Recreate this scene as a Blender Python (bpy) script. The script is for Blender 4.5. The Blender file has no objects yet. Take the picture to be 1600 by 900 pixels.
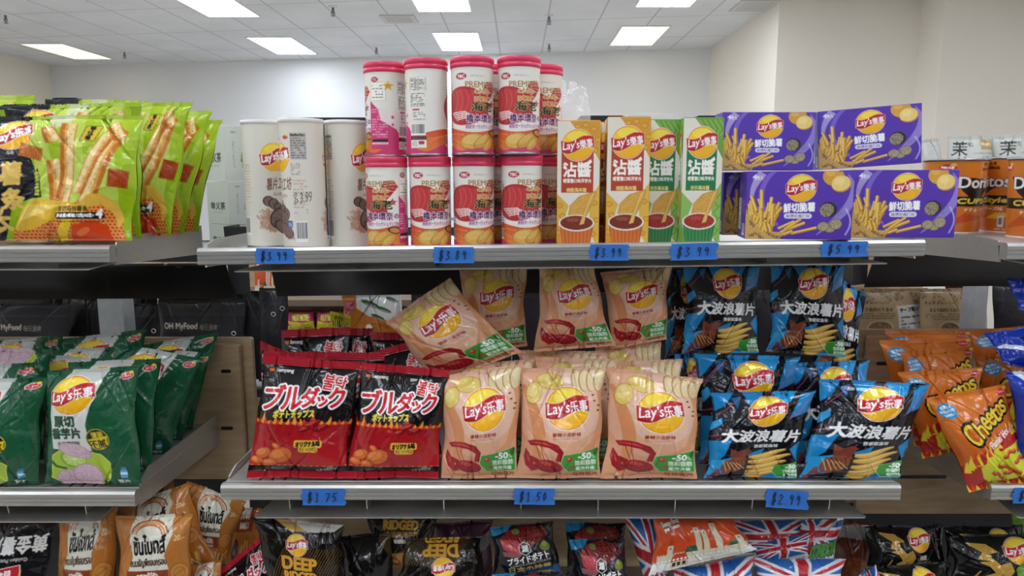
import bpy, math, random
import numpy as np
from mathutils import Vector, Matrix

S = bpy.context.scene
COL = S.collection
PI = math.pi

# ------------------------------------------------------------------ camera
F_PX, CX, CY, PITCH, CAMZ = 1110.0, 810.0, 450.0, math.radians(8.5), 1.55
cd = bpy.data.cameras.new('camera')
cd.sensor_fit = 'HORIZONTAL'; cd.sensor_width = 36.0
cd.lens = 36.0 * F_PX / 1600.0
cd.shift_x = (800.0 - CX) / 1600.0
cd.clip_start = 0.05; cd.clip_end = 60
cam = bpy.data.objects.new('camera', cd); COL.objects.link(cam)
cam.location = (0, 0, CAMZ)
cam.rotation_euler = (PI / 2 - PITCH, 0, 0)
S.camera = cam

# ------------------------------------------------------------------ view, world
S.view_settings.view_transform = 'Standard'
S.view_settings.look = 'None'
S.view_settings.exposure = 0.85
S.view_settings.gamma = 1.0
S.view_settings.use_curve_mapping = False
w = bpy.data.worlds.new('room_air'); S.world = w
w.use_nodes = True
w.node_tree.nodes['Background'].inputs[0].default_value = (0.9, 0.95, 1, 1)
w.node_tree.nodes['Background'].inputs[1].default_value = 0.4
LAMP = 6.6          # brightness of the ceiling panels
CEIL = 3.45
SKEW = -0.145       # the back wall and the ceiling rows run slightly askew

# ------------------------------------------------------------------ geometry helpers
_c, _s = math.cos(PITCH), math.sin(PITCH)
def ray(px, py):
    a = (px - CX) / F_PX; b = -(py - CY) / F_PX
    return a, _c + b * _s, -_s + b * _c
def at(px, py, Y):
    r = ray(px, py); t = Y / r[1]
    return Vector((r[0] * t, Y, CAMZ + r[2] * t))
def on(px, Y, Z):
    d = Y * _c - (Z - CAMZ) * _s
    return Vector(((px - CX) / F_PX * d, Y, Z))
def ceil_at(px, py, Z=None):
    Z = CEIL if Z is None else Z
    r = ray(px, py); t = (Z - CAMZ) / r[2]
    return Vector((r[0] * t, r[1] * t, Z))

def lin(c):
    c = np.asarray(c, float)
    return np.where(c <= 0.04045, c / 12.92, ((c + 0.055) / 1.055) ** 2.4)
def hexc(h):
    h = h.lstrip('#')
    return np.array([int(h[i:i + 2], 16) / 255 for i in (0, 2, 4)])
def hl(h):
    return tuple(lin(hexc(h))) + (1,)

class MB:
    """collects vertices and faces of one mesh object"""
    def __init__(s): s.v = []; s.f = []; s.m = []; s.sm = []
    def add(s, vs, fs, mi=0, smooth=False):
        o = len(s.v); s.v += [tuple(v) for v in vs]
        for f in fs: s.f.append([i + o for i in f]); s.m.append(mi); s.sm.append(smooth)
    def box(s, x0, x1, y0, y1, z0, z1, mi=0):
        vs = [(x, y, z) for x in (x0, x1) for y in (y0, y1) for z in (z0, z1)]
        s.add(vs, [(0, 1, 3, 2), (4, 6, 7, 5), (0, 4, 5, 1), (2, 3, 7, 6), (0, 2, 6, 4), (1, 5, 7, 3)], mi)
    def prism(s, poly, axis, a, b, mi=0, smooth=False):
        """2D polygon extruded along an axis: 'x' -> (y,z), 'y' -> (x,z), 'z' -> (x,y)"""
        def P(p, t):
            return {'x': (t, p[0], p[1]), 'y': (p[0], t, p[1]), 'z': (p[0], p[1], t)}[axis]
        n = len(poly)
        s.add([P(p, a) for p in poly] + [P(p, b) for p in poly],
              [tuple(range(n - 1, -1, -1)), tuple(range(n, 2 * n))], mi)
        o = len(s.v) - 2 * n
        for i in range(n):
            j = (i + 1) % n
            s.f.append([o + i, o + j, o + n + j, o + n + i]); s.m.append(mi); s.sm.append(smooth)
    def lathe(s, prof, n=24, c=(0, 0, 0), mi=0, smooth=True, cap=True):
        vs = []; fs = []
        for r, z in prof:
            for k in range(n):
                a = 2 * PI * k / n
                vs.append((c[0] + r * math.cos(a), c[1] + r * math.sin(a), c[2] + z))
        for i in range(len(prof) - 1):
            for k in range(n):
                j = (k + 1) % n
                fs.append((i * n + k, i * n + j, (i + 1) * n + j, (i + 1) * n + k))
        s.add(vs, fs, mi, smooth)
        if cap:
            o = len(s.v) - len(vs)
            s.f.append([o + k for k in range(n - 1, -1, -1)]); s.m.append(mi); s.sm.append(False)
            s.f.append([o + (len(prof) - 1) * n + k for k in range(n)]); s.m.append(mi); s.sm.append(False)
    def tube(s, pts, r, n=8, mi=0):
        pts = [Vector(p) for p in pts]; vs = []; fs = []
        for i, p in enumerate(pts):
            d = (pts[min(i + 1, len(pts) - 1)] - pts[max(i - 1, 0)]).normalized()
            a = d.orthogonal().normalized(); b = d.cross(a)
            for k in range(n):
                t = 2 * PI * k / n
                vs.append(p + a * (r * math.cos(t)) + b * (r * math.sin(t)))
        for i in range(len(pts) - 1):
            for k in range(n):
                j = (k + 1) % n
                fs.append((i * n + k, i * n + j, (i + 1) * n + j, (i + 1) * n + k))
        s.add(vs, fs, mi, True)
    def build(s, name, mats, parent=None, loc=None):
        me = bpy.data.meshes.new(name)
        me.from_pydata(s.v, [], s.f)
        for m in (mats if isinstance(mats, (list, tuple)) else [mats]): me.materials.append(m)
        me.polygons.foreach_set('material_index', s.m)
        me.polygons.foreach_set('use_smooth', s.sm)
        me.update()
        o = bpy.data.objects.new(name, me); COL.objects.link(o)
        if parent: o.parent = parent
        if loc is not None: o.location = loc
        return o

def grid_object(name, grids, mat, parent=None, loc=None):
    """one mesh out of several point grids; every grid is (P[ny,nx,3], colour[ny,nx,3] linear, smooth)"""
    V = []; C = []; Q = []; SM = []; o = 0
    for P, K, smooth in grids:
        ny, nx = P.shape[:2]
        V.append(P.reshape(-1, 3)); C.append(np.broadcast_to(K, P.shape).reshape(-1, 3))
        ii = (np.arange(ny - 1)[:, None] * nx + np.arange(nx - 1)[None, :]).ravel() + o
        Q.append(np.stack([ii, ii + nx, ii + nx + 1, ii + 1], 1))
        SM.append(np.full(len(ii), smooth)); o += ny * nx
    V = np.concatenate(V).astype(np.float32); C = np.concatenate(C); Q = np.concatenate(Q).astype(np.int32); SM = np.concatenate(SM)
    me = bpy.data.meshes.new(name)
    me.vertices.add(len(V)); me.vertices.foreach_set('co', V.ravel())
    me.loops.add(Q.size); me.loops.foreach_set('vertex_index', Q.ravel())
    me.polygons.add(len(Q)); me.polygons.foreach_set('loop_start', np.arange(0, Q.size, 4, dtype=np.int32))
    me.polygons.foreach_set('use_smooth', SM.astype(bool))
    at_ = me.color_attributes.new('print', 'FLOAT_COLOR', 'POINT')
    at_.data.foreach_set('color', np.concatenate([C, np.ones((len(C), 1))], 1).astype(np.float32).ravel())
    me.materials.append(mat)
    me.update(calc_edges=True); me.validate()
    ob = bpy.data.objects.new(name, me); COL.objects.link(ob)
    if parent: ob.parent = parent
    if loc is not None: ob.location = loc
    return ob

def tag(o, label=None, cat=None, group=None, kind=None):
    if label: o['label'] = label
    if cat: o['category'] = cat
    if group: o['group'] = group
    if kind: o['kind'] = kind
    return o
def empty(name, loc, label, cat, group=None, rz=0.0):
    o = bpy.data.objects.new(name, None); COL.objects.link(o)
    o.empty_display_size = 0.02
    o.location = loc; o.rotation_euler = (0, 0, rz)
    return tag(o, label, cat, group)
def copy_tree(o, parent=None):
    c = o.copy(); COL.objects.link(c)
    if parent: c.parent = parent
    for ch in o.children: copy_tree(ch, c)
    return c

# ------------------------------------------------------------------ materials
def new_mat(name):
    m = bpy.data.materials.new(name); m.use_nodes = True
    nt = m.node_tree; b = nt.nodes['Principled BSDF']
    return m, nt, b
def plain(name, col, rough=0.5, metal=0.0, bump=0.0, bscale=60, var=0.0, vscale=8, coat=0.0, stretch=None):
    m, nt, b = new_mat(name)
    b.inputs['Base Color'].default_value = hl(col) if isinstance(col, str) else col
    b.inputs['Roughness'].default_value = rough; b.inputs['Metallic'].default_value = metal
    b.inputs['Coat Weight'].default_value = coat
    tc = nt.nodes.new('ShaderNodeTexCoord'); mp = nt.nodes.new('ShaderNodeMapping')
    nt.links.new(tc.outputs['Object'], mp.inputs[0])
    if stretch: mp.inputs['Scale'].default_value = stretch
    if var:
        n = nt.nodes.new('ShaderNodeTexNoise'); n.inputs['Scale'].default_value = vscale; n.inputs['Detail'].default_value = 5
        nt.links.new(mp.outputs[0], n.inputs['Vector'])
        mx = nt.nodes.new('ShaderNodeMix'); mx.data_type = 'RGBA'
        c = np.array(b.inputs['Base Color'].default_value[:3])
        mx.inputs[6].default_value = tuple(np.clip(c * (1 - var), 0, 1)) + (1,)
        mx.inputs[7].default_value = tuple(np.clip(c * (1 + var), 0, 1)) + (1,)
        nt.links.new(n.outputs[0], mx.inputs[0]); nt.links.new(mx.outputs[2], b.inputs['Base Color'])
    if bump:
        n = nt.nodes.new('ShaderNodeTexNoise'); n.inputs['Scale'].default_value = bscale; n.inputs['Detail'].default_value = 4
        nt.links.new(mp.outputs[0], n.inputs['Vector'])
        bp = nt.nodes.new('ShaderNodeBump'); bp.inputs['Strength'].default_value = bump; bp.inputs['Distance'].default_value = 0.002
        nt.links.new(n.outputs[0], bp.inputs['Height']); nt.links.new(bp.outputs[0], b.inputs['Normal'])
    return m
def printed(name, rough=0.3, metal=0.0, coat=0.0, bump=0.0, bscale=90, spec=0.5):
    """packaging: its colour is the printed artwork carried by the mesh"""
    m, nt, b = new_mat(name)
    a = nt.nodes.new('ShaderNodeVertexColor'); a.layer_name = 'print'
    nt.links.new(a.outputs[0], b.inputs['Base Color'])
    b.inputs['Roughness'].default_value = rough; b.inputs['Metallic'].default_value = metal
    b.inputs['Coat Weight'].default_value = coat; b.inputs['Coat Roughness'].default_value = 0.06
    b.inputs['Specular IOR Level'].default_value = spec
    if bump:
        tc = nt.nodes.new('ShaderNodeTexCoord')
        n = nt.nodes.new('ShaderNodeTexNoise'); n.inputs['Scale'].default_value = bscale; n.inputs['Detail'].default_value = 3
        n.inputs['Distortion'].default_value = 0.8
        nt.links.new(tc.outputs['Object'], n.inputs['Vector'])
        bp = nt.nodes.new('ShaderNodeBump'); bp.inputs['Strength'].default_value = bump; bp.inputs['Distance'].default_value = 0.003
        nt.links.new(n.outputs[0], bp.inputs['Height']); nt.links.new(bp.outputs[0], b.inputs['Normal'])
    return m

M = {}
M['film'] = printed('glossy_film', 0.17, 0.0, 0.25, 0.25, 60, 0.36)
M['matte_film'] = printed('satin_film', 0.36, 0.0, 0.1, 0.2, 60)
M['foil'] = printed('metallised_film', 0.16, 0.08, 0.25, 0.25, 60, 0.36)
M['board'] = printed('coated_carton', 0.38, 0, 0.08)
M['can_print'] = printed('paper_can_print', 0.34, 0, 0.15)
M['tape'] = printed('painters_tape', 0.7, 0, 0, 0.3, 400)
M['steel'] = plain('galvanised_steel', '#c0beb9', 0.32, 0.75, 0.06, 300, 0.12, 20, stretch=(0.6, 8, 8))
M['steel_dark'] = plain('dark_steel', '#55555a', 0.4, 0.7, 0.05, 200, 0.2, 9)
M['beam'] = plain('dark_sheet_metal', '#3d3c3d', 0.22, 0.5, 0.0, 1, 0.25, 6)
M['post'] = plain('zinc_post', '#ccd0d6', 0.5, 0.0, 0.1, 120, 0.2, 40)
M['ink'] = plain('marker_ink', '#14161c', 0.6)
M['pink_plastic'] = plain('pink_plastic_lid', '#e0385f', 0.35, 0, coat=0.2)
M['white_plastic'] = plain('white_plastic_lid', '#e9e7e2', 0.4)
M['rim_metal'] = plain('can_rim_metal', '#9a9a9c', 0.3, 0.9)
M['black'] = plain('black_board', '#111114', 0.45)
M['white_box'] = plain('white_board', '#dcdbd4', 0.5)
M['brown'] = plain('brown_board', '#6a5a48', 0.5)

def wood():
    m, nt, b = new_mat('plywood')
    tc = nt.nodes.new('ShaderNodeTexCoord'); mp = nt.nodes.new('ShaderNodeMapping'); mp.inputs['Scale'].default_value = (3, 3, 22)
    n = nt.nodes.new('ShaderNodeTexNoise'); n.inputs['Scale'].default_value = 2.5; n.inputs['Detail'].default_value = 8; n.inputs['Distortion'].default_value = 0.5
    r = nt.nodes.new('ShaderNodeValToRGB')
    r.color_ramp.elements[0].position = 0.3; r.color_ramp.elements[0].color = hl('#a58a68')
    r.color_ramp.elements[1].position = 0.75; r.color_ramp.elements[1].color = hl('#bfa684')
    nt.links.new(tc.outputs['Object'], mp.inputs[0]); nt.links.new(mp.outputs[0], n.inputs['Vector'])
    nt.links.new(n.outputs[0], r.inputs[0]); nt.links.new(r.outputs[0], b.inputs['Base Color'])
    b.inputs['Roughness'].default_value = 0.5
    return m
M['wood'] = wood()
def wall_mat(name, col):
    return plain(name, col, 0.8, 0, 0.04, 40, 0.03, 0.7)
M['wall'] = wall_mat('painted_wall', '#e6e8ea')
M['wall_warm'] = wall_mat('cream_wall', '#ebe5da')
M['floor'] = plain('vinyl_floor', '#bcb6ac', 0.4, 0, 0, 1, 0.06, 2)
def ceiling_mat():
    m, nt, b = new_mat('ceiling_tiles')
    tc = nt.nodes.new('ShaderNodeTexCoord'); sp = nt.nodes.new('ShaderNodeSeparateXYZ')
    nt.links.new(tc.outputs['Object'], sp.inputs[0])
    def math_(op, a, bb, clamp=False):
        n = nt.nodes.new('ShaderNodeMath'); n.operation = op
        for i, x in enumerate((a, bb)):
            if x is None: continue
            if isinstance(x, (int, float)): n.inputs[i].default_value = x
            else: nt.links.new(x, n.inputs[i])
        return n.outputs[0]
    x = math_('ADD', sp.outputs[0], 100 * 0.625 + 0.50)
    y = math_('SUBTRACT', sp.outputs[1], math_('MULTIPLY', sp.outputs[0], SKEW))
    y = math_('ADD', y, 50 * 1.2 + 0.65)
    def line(v, per):
        f = math_('FRACT', math_('DIVIDE', v, per), None)
        d = math_('ABSOLUTE', math_('SUBTRACT', f, 0.5), None)
        return math_('GREATER_THAN', d, 0.5 - 0.009 / per)
    g = math_('MAXIMUM', line(x, 0.615), line(y, 1.22))
    n = nt.nodes.new('ShaderNodeTexNoise'); n.inputs['Scale'].default_value = 1.4; n.inputs['Detail'].default_value = 3
    nt.links.new(tc.outputs['Object'], n.inputs['Vector'])
    r = nt.nodes.new('ShaderNodeValToRGB')
    r.color_ramp.elements[0].position = 0.35; r.color_ramp.elements[0].color = hl('#dcdfe4')
    r.color_ramp.elements[1].position = 0.65; r.color_ramp.elements[1].color = hl('#e6e8ec')
    nt.links.new(n.outputs[0], r.inputs[0])
    mx = nt.nodes.new('ShaderNodeMix'); mx.data_type = 'RGBA'
    nt.links.new(g, mx.inputs[0]); nt.links.new(r.outputs[0], mx.inputs[6]); mx.inputs[7].default_value = hl('#bcbec3')
    nt.links.new(mx.outputs[2], b.inputs['Base Color'])
    b.inputs['Roughness'].default_value = 0.85
    return m
M['ceiling'] = ceiling_mat()
def emit(name, col, st):
    m, nt, b = new_mat(name)
    b.inputs['Base Color'].default_value = (0.9, 0.9, 0.9, 1)
    b.inputs['Emission Color'].default_value = hl(col)
    # the lamp tubes show as brighter lengthwise bands
    tc = nt.nodes.new('ShaderNodeTexCoord'); wv = nt.nodes.new('ShaderNodeTexWave')
    wv.bands_direction = 'X'; wv.inputs['Scale'].default_value = 1.67; wv.inputs['Distortion'].default_value = 0
    wv.inputs['Phase Offset'].default_value = 1.4
    nt.links.new(tc.outputs['Object'], wv.inputs['Vector'])
    mr = nt.nodes.new('ShaderNodeMapRange'); mr.inputs['To Min'].default_value = st * 0.8; mr.inputs['To Max'].default_value = st * 1.2
    nt.links.new(wv.outputs['Fac'], mr.inputs[0]); nt.links.new(mr.outputs[0], b.inputs['Emission Strength'])
    return m
M['lamp'] = emit('cool_light_panel', '#eef5ff', LAMP)
M['lamp_warm'] = emit('warm_light_panel', '#ffeebc', 0.8)
M['lamp_frame'] = plain('white_metal', '#e4e4e4', 0.5)
M['vent'] = plain('vent_metal', '#c9c9c8', 0.5)
M['vent_dark'] = plain('vent_duct', '#3a3a3c', 0.7)
M['chrome'] = plain('sprinkler_metal', '#8d8d90', 0.35, 0.8)
def clear_mat():
    m, nt, b = new_mat('clear_plastic')
    b.inputs['Base Color'].default_value = (0.95, 0.93, 0.93, 1)
    b.inputs['Roughness'].default_value = 0.12
    b.inputs['Alpha'].default_value = 0.27
    b.inputs['Coat Weight'].default_value = 1.0
    b.inputs['Coat Roughness'].default_value = 0.05
    return m
M['clear'] = clear_mat()

# ================================================================== the room
def structure(name, mb, mat):
    return tag(mb.build(name, mat), kind='structure')
def wl(x): return 9.76 * 1.0857 + (x - 2.76) * -0.152      # back wall line
XL, XR, YN = -7.77, 2.76, -7.0
b = MB(); b.box(XL - 0.2, 6.4, YN - 0.2, 13.2, -0.12, 0); structure('floor', b, M['floor'])
b = MB(); b.box(XL - 0.2, 6.4, YN - 0.2, 13.2, CEIL, CEIL + 0.12); structure('ceiling', b, M['ceiling'])
b = MB(); b.add([(XL, wl(XL), 0), (XR + .4, wl(XR + .4), 0), (XR + .4, wl(XR + .4), CEIL), (XL, wl(XL), CEIL),
                 (XL, wl(XL) + .2, 0), (XR + .4, wl(XR + .4) + .2, 0), (XR + .4, wl(XR + .4) + .2, CEIL), (XL, wl(XL) + .2, CEIL)],
                [(0, 1, 2, 3), (5, 4, 7, 6), (4, 0, 3, 7), (1, 5, 6, 2), (3, 2, 6, 7), (4, 5, 1, 0)])
structure('wall_back', b, M['wall'])
b = MB(); b.box(XL - 0.2, XL, YN, wl(XL) + .2, 0, CEIL); structure('wall_left', b, M['wall_warm'])
b = MB(); b.box(XL - 0.2, 6.4, YN - 0.2, YN, 0, CEIL); structure('wall_front', b, M['wall'])
YA = 7.87
b = MB(); b.box(XR, 6.2, YA, 11, 0, CEIL); structure('wall_right', b, M['wall_warm'])
YB = 7.44
xb = on(1424, YA, 2.0).x
b = MB(); b.box(xb, 6.2, YB, YA + .05, 0, CEIL); structure('pillar', b, M['wall_warm'])
b = MB(); b.box(6.2, 6.4, YN, YA, 0, CEIL); structure('wall_side', b, M['wall_warm'])

# ceiling light panels
def light(x, y, label, warm=False, group='ceiling light panels'):
    o = empty('ceiling_light', (x, y, CEIL), label, 'ceiling light', group)
    f = MB(); hw, hl_ = 0.29, 0.61
    for a in ((-hw - .02, -hw, -hl_ - .02, hl_ + .02), (hw, hw + .02, -hl_ - .02, hl_ + .02),
              (-hw, hw, -hl_ - .02, -hl_), (-hw, hw, hl_, hl_ + .02)):
        f.box(*a, -0.012, 0.0)
    f.build('frame', M['lamp_frame'], o)
    d = MB(); d.box(-hw, hw, -hl_, hl_, -0.008, -0.002); d.build('diffuser', M['lamp_warm' if warm else 'lamp'], o)
    return o
K = 1.0857
seen = [(-6.1, 10.0, 'warm ceiling light panel at far left near the back wall corner', True),
        (-3.05, 9.6, 'white ceiling light panel near the back wall above the off-white paper cans', False),
        (-0.75, 9.33, 'white ceiling light panel near the back wall above the pink-lidded cans', False),
        (1.45, 8.97, 'warm ceiling light panel near the back wall above the green cartons', True),
        (-3.03, 7.35, 'white ceiling light panel cut by the top edge, left of the middle', False),
        (-0.76, 7.12, 'white ceiling light panel cut by the top edge above the pink-lidded cans', False),
        (1.45, 6.92, 'white ceiling light panel cut by the top edge beside the right wall vent', False)]
for x, y, l, wm in seen: light(x * K, y * K, l, wm)
for cx_ in (-6.4, -3.3, -0.82, 1.57, 4.2):
    for cy_ in (5.3, 2.9, 0.5, -1.9, -4.3):
        light(cx_, cy_ + SKEW * cx_, 'white ceiling light panel over the aisle, out of the picture', False, 'light panels over the near aisles')
# sprinklers
def sprinkler(px, py, label):
    p = ceil_at(px, py - 4)
    o = empty('sprinkler_head', p, label, 'sprinkler', 'ceiling sprinklers')
    a = MB(); a.lathe([(0.05, 0.0), (0.05, -0.006), (0.03, -0.014)], 16); a.build('cover_plate', M['lamp_frame'], o)
    a = MB(); a.lathe([(0.014, -0.01), (0.014, -0.05), (0.02, -0.055), (0.02, -0.07), (0.006, -0.075), (0.006, -0.10)], 12)
    a.tube([(0.02, 0, -0.06), (0.018, 0, -0.085), (0.0, 0, -0.10)], 0.004); a.tube([(-0.02, 0, -0.06), (-0.018, 0, -0.085), (0, 0, -0.10)], 0.004)
    a.build('body', M['chrome'], o)
    a = MB(); a.lathe([(0.026, -0.10), (0.026, -0.104)], 14); a.build('deflector', M['chrome'], o)
for px, py, l in [(8, 26, 'sprinkler at the far left top corner'), (520, 14, 'sprinkler between the two cut light panels at top'),
                  (194, 84, 'sprinkler right of the far left warm light panel'), (588, 77, 'sprinkler just above the pink-lidded cans, left'),
                  (858, 28, 'bluish sprinkler near the top, left of the right light panels'), (858, 72, 'sprinkler near the back wall between the two right light panels')]:
    sprinkler(px, py, l)
def vent(px, py, wx, wy, label):
    p = ceil_at(px, py)
    o = empty('ceiling_vent', p, label, 'ceiling vent')
    a = MB(); t = 0.05
    for q in ((-wx, wx, -wy, -wy + t), (-wx, wx, wy - t, wy), (-wx, -wx + t, -wy + t, wy - t), (wx - t, wx, -wy + t, wy - t)): a.box(*q, -0.015, 0)
    a.build('frame', M['vent'], o)
    a = MB(); a.box(-wx + t, wx - t, -wy + t, wy - t, -0.004, -0.001); a.build('duct_opening', M['vent_dark'], o)
    a = MB(); n = 7
    for k in range(n):
        yy = -wy + t + (2 * wy - 2 * t) * (k + .5) / n
        a.prism([(yy - .012, -0.006), (yy - .004, -0.006), (yy + .014, -0.018), (yy + .006, -0.018)], 'x', -wx + t, wx - t)
    a.build('louvers', M['vent'], o)
vent(624, 29, 0.2, 0.2, 'square louvred ceiling vent above the pink-lidded cans')
vent(1178, 8, 0.2, 0.25, 'dark louvred ceiling vent beside the right wall')

# ================================================================== shelving
YF, YBK = 1.19, 1.55                 # front and back of the shelf decks
ZM = 1.020                           # middle decks
ZL = 0.66                            # bottom decks
TILT = 0.0125
def ZT(x): return 1.4465 + TILT * x  # the centre top shelf is hung a touch askew
def rim_profile(z):
    pts = [(YF + .02, z - .002), (YF + .008, z), (YF + .003, z - .0015), (YF, z - .006), (YF, z - .012), (YF + .0016, z - .0125), (YF + .0016, z - .0135),
           (YF, z - .014), (YF, z - .0195), (YF + .0016, z - .02), (YF + .0016, z - .021), (YF, z - .0215), (YF, z - .0275), (YF + .003, z - .029), (YF + .02, z - .029)]
    return pts
def shelf(x0, x1, z, label, tilt=0.0, lip=0.0, tray=True, sides=(True, True), tray_drop=0.052, inset=0.055, sideh=0.035):
    cx = (x0 + x1) / 2
    o = empty('metal_shelf', (cx, (YF + YBK) / 2, z), label, 'shelf', 'metal shop shelves')
    if tilt: o.rotation_euler = (0, -math.atan(tilt), 0)
    my = (YF + YBK) / 2
    def fin(mb): mb.v = [(v[0] - cx, v[1] - my, v[2] - z) for v in mb.v]; return mb
    a = MB(); a.prism(rim_profile(z), 'x', x0, x1); fin(a).build('front_rim', M['steel'], o)
    a = MB(); zt = z - lip - .001
    a.box(x0 + .002, x1 - .002, YF + .02, YBK, zt - .006, zt)
    if lip: a.box(x0 + .002, x1 - .002, YF + .018, YF + .021, zt - .006, z - .002)
    fin(a).build('deck', M['steel'], o)
    a = MB()                                       # slots punched along the front of the deck
    n = int((x1 - x0) / 0.17)
    for k in range(n):
        for j in range(3):
            xx = x0 + 0.06 + k * 0.17 + j * 0.022
            a.box(xx, xx + .004, YF + .022, YF + .045, zt + .0001, zt + .0006)
    fin(a).build('deck_slots', M['black'], o)
    for s_, xx in zip(sides, (x0 + .004, x1 - .004)):
        if not s_: continue
        a = MB(); a.prism([(YF + .022, z - .035), (YF + .03, z + sideh * .3), (YF + .06, z + sideh), (YBK, z + sideh), (YBK, z - .05)], 'x', xx - .0015, xx + .0015)
        fin(a).build('side_panel', M['steel'], o)
    if tray:
        zz = z - tray_drop; a = MB()
        poly = [(x0 + inset, YF + .008), (x0 + inset + .004, YF + .003), (x1 - inset - .004, YF + .003), (x1 - inset, YF + .008), (x1 - inset - .05, YBK - .02), (x0 + inset + .05, YBK - .02)]
        a.prism(poly, 'z', zz - .002, zz)
        fin(a).build('lower_tray', M['steel'], o)
        n = int((x1 - x0) / 0.14)
        for k in range(n):
            xx = x0 + .11 + k * ((x1 - x0 - .22) / max(1, n - 1))
            a = MB(); a.prism([(YF + .03, z - .029), (YF + .034, zz + .0002), (YF + .25, zz + .0002), (YF + .25, z - .029)], 'x', xx - .0009, xx + .0009)
            fin(a).build('tray_rib', M['steel'], o)
    return o
XC0, XC1 = -0.541, 0.683
shelf(XC0, XC1, ZT(0.07), 'long grey metal top shelf in the middle carrying the cans and cartons', TILT, 0.012, True, (True, True), 0.040, 0.058, 0.01)
shelf(XC0 + .014, XC1 - .006, ZM, 'long grey metal middle shelf carrying red, pink and blue crisp bags', 0, 0, True, (True, True), 0.062, 0.055, 0.012)
shelf(XC0 - 0.13 - 1.22, XC0 - .147, 1.444, 'grey metal top shelf at left carrying the lime green pouches', 0, 0, True, (False, True), 0.040, 0.04, 0.012)
shelf(XC0 - 0.13 - 1.22, XC0 - .139, ZM - .012, 'grey metal middle shelf at left carrying the green crisp bags', 0, 0, True, (False, True), 0.058, 0.07, 0.022)
shelf(0.822, 2.04, 1.449, 'grey metal top shelf at right carrying the orange snack cups', 0, 0, True, (True, False), 0.040, 0.06, 0.004)
shelf(0.837, 2.04, ZM, 'grey metal middle shelf at right carrying the orange corn puff bags', 0, 0, True, (True, False), 0.062, 0.055, 0.02)
shelf(XC0, XC1, ZL, 'grey metal bottom shelf in the middle under the heaped bags', 0, 0, False, (False, False))
shelf(XC0 - .13 - 1.22, XC0 - .147, ZL, 'grey metal bottom shelf at left under the orange bags', 0, 0, False, (False, False))
shelf(0.822, 2.04, ZL, 'grey metal bottom shelf at right under the black and gold bags', 0, 0, False, (False, False))

def upright(px0, px1, Y, ztop, mat, label):
    x0 = on(px0, Y, 1.3).x; x1 = on(px1, Y, 1.3).x; cx = (x0 + x1) / 2; hw = (x1 - x0) / 2
    o = empty('shelf_upright', (cx, Y, 0), label, 'shelf post', 'shelving uprights')
    a = MB(); a.prism([(-hw, 0), (hw, 0), (hw, .05), (hw - .003, .05), (hw - .003, .003), (-hw + .003, .003), (-hw + .003, .05), (-hw, .05)], 'z', 0.02, ztop)
    a.build('channel', M[mat], o)
    a = MB(); a.box(-hw - .02, hw + .02, -.02, .08, 0, .02); a.build('foot', M['steel_dark'], o)
upright(150, 189, 1.68, 1.35, 'post', 'light zinc shelf post behind the dark green bags')
upright(1525, 1545, 1.68, 1.33, 'post', 'light zinc shelf post behind the orange corn puff bags')
upright(606, 622, 2.10, 1.42, 'post', 'grey shelf post far behind the tilted peach bag')

def sheet(pts, Yt, Yb, label, mat='beam', hang=1.4195):
    """dark sheet-metal apron under the shelf of the far side, pts = TL, TR, BR, BL"""
    q = [at(*pts[0], Yt), at(*pts[1], Yt), at(*pts[2], Yb), at(*pts[3], Yb)]
    c = sum(q, Vector()) / 4; t = Vector((0, .004, 0))
    o = empty('shelf_apron', c, label, 'shelf apron', 'dark aprons under the far side shelves')
    a = MB(); vs = [p - c for p in q] + [p - c + t for p in q]
    a.add(vs, [(0, 3, 2, 1), (4, 5, 6, 7), (0, 1, 5, 4), (1, 2, 6, 5), (2, 3, 7, 6), (3, 0, 4, 7)]); a.build('sheet', M[mat], o)
    a = MB(); d = (q[1] - q[0]); a.tube([q[0] - c + Vector((0, -.002, .002)), q[1] - c + Vector((0, -.002, .002))], .0035, 8); a.build('top_hem', M['steel_dark'], o)
    for f in (.08, .92):
        p = q[0] + d * f - c; a = MB(); x_ = p.x; zt_ = p.z
        a.prism([(p.y, zt_ - .002), (1.78 - c.y, hang - c.z), (1.78 - c.y, hang - .004 - c.z), (p.y, zt_ - .006)], 'x', x_ - .008, x_ + .008); a.build('hanger', M['steel_dark'], o)
    a = MB()
    for f in (.12, .5, .9):
        p = q[0] + d * f - c; a.lathe([(.004, 0), (.004, .003), (.001, .005)], 10, (p.x, p.y - .004, p.z + .001))
    a.build('screws', M['rim_metal'], o)
sheet([(-560, 420), (352, 414), (369, 466), (-560, 470)], 1.60, 1.64, 'dark metal apron behind the left shelf above the dark pouches', hang=1.343)
sheet([(1369, 397), (2200, 380), (2200, 440), (1351, 449)], 1.60, 1.64, 'dark metal apron behind the right shelf above the brown pouches')
sheet([(424, 424), (1290, 416), (1275, 452), (433, 463)], 1.62, 1.66, 'dark metal apron behind the middle of the shelving')

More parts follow.
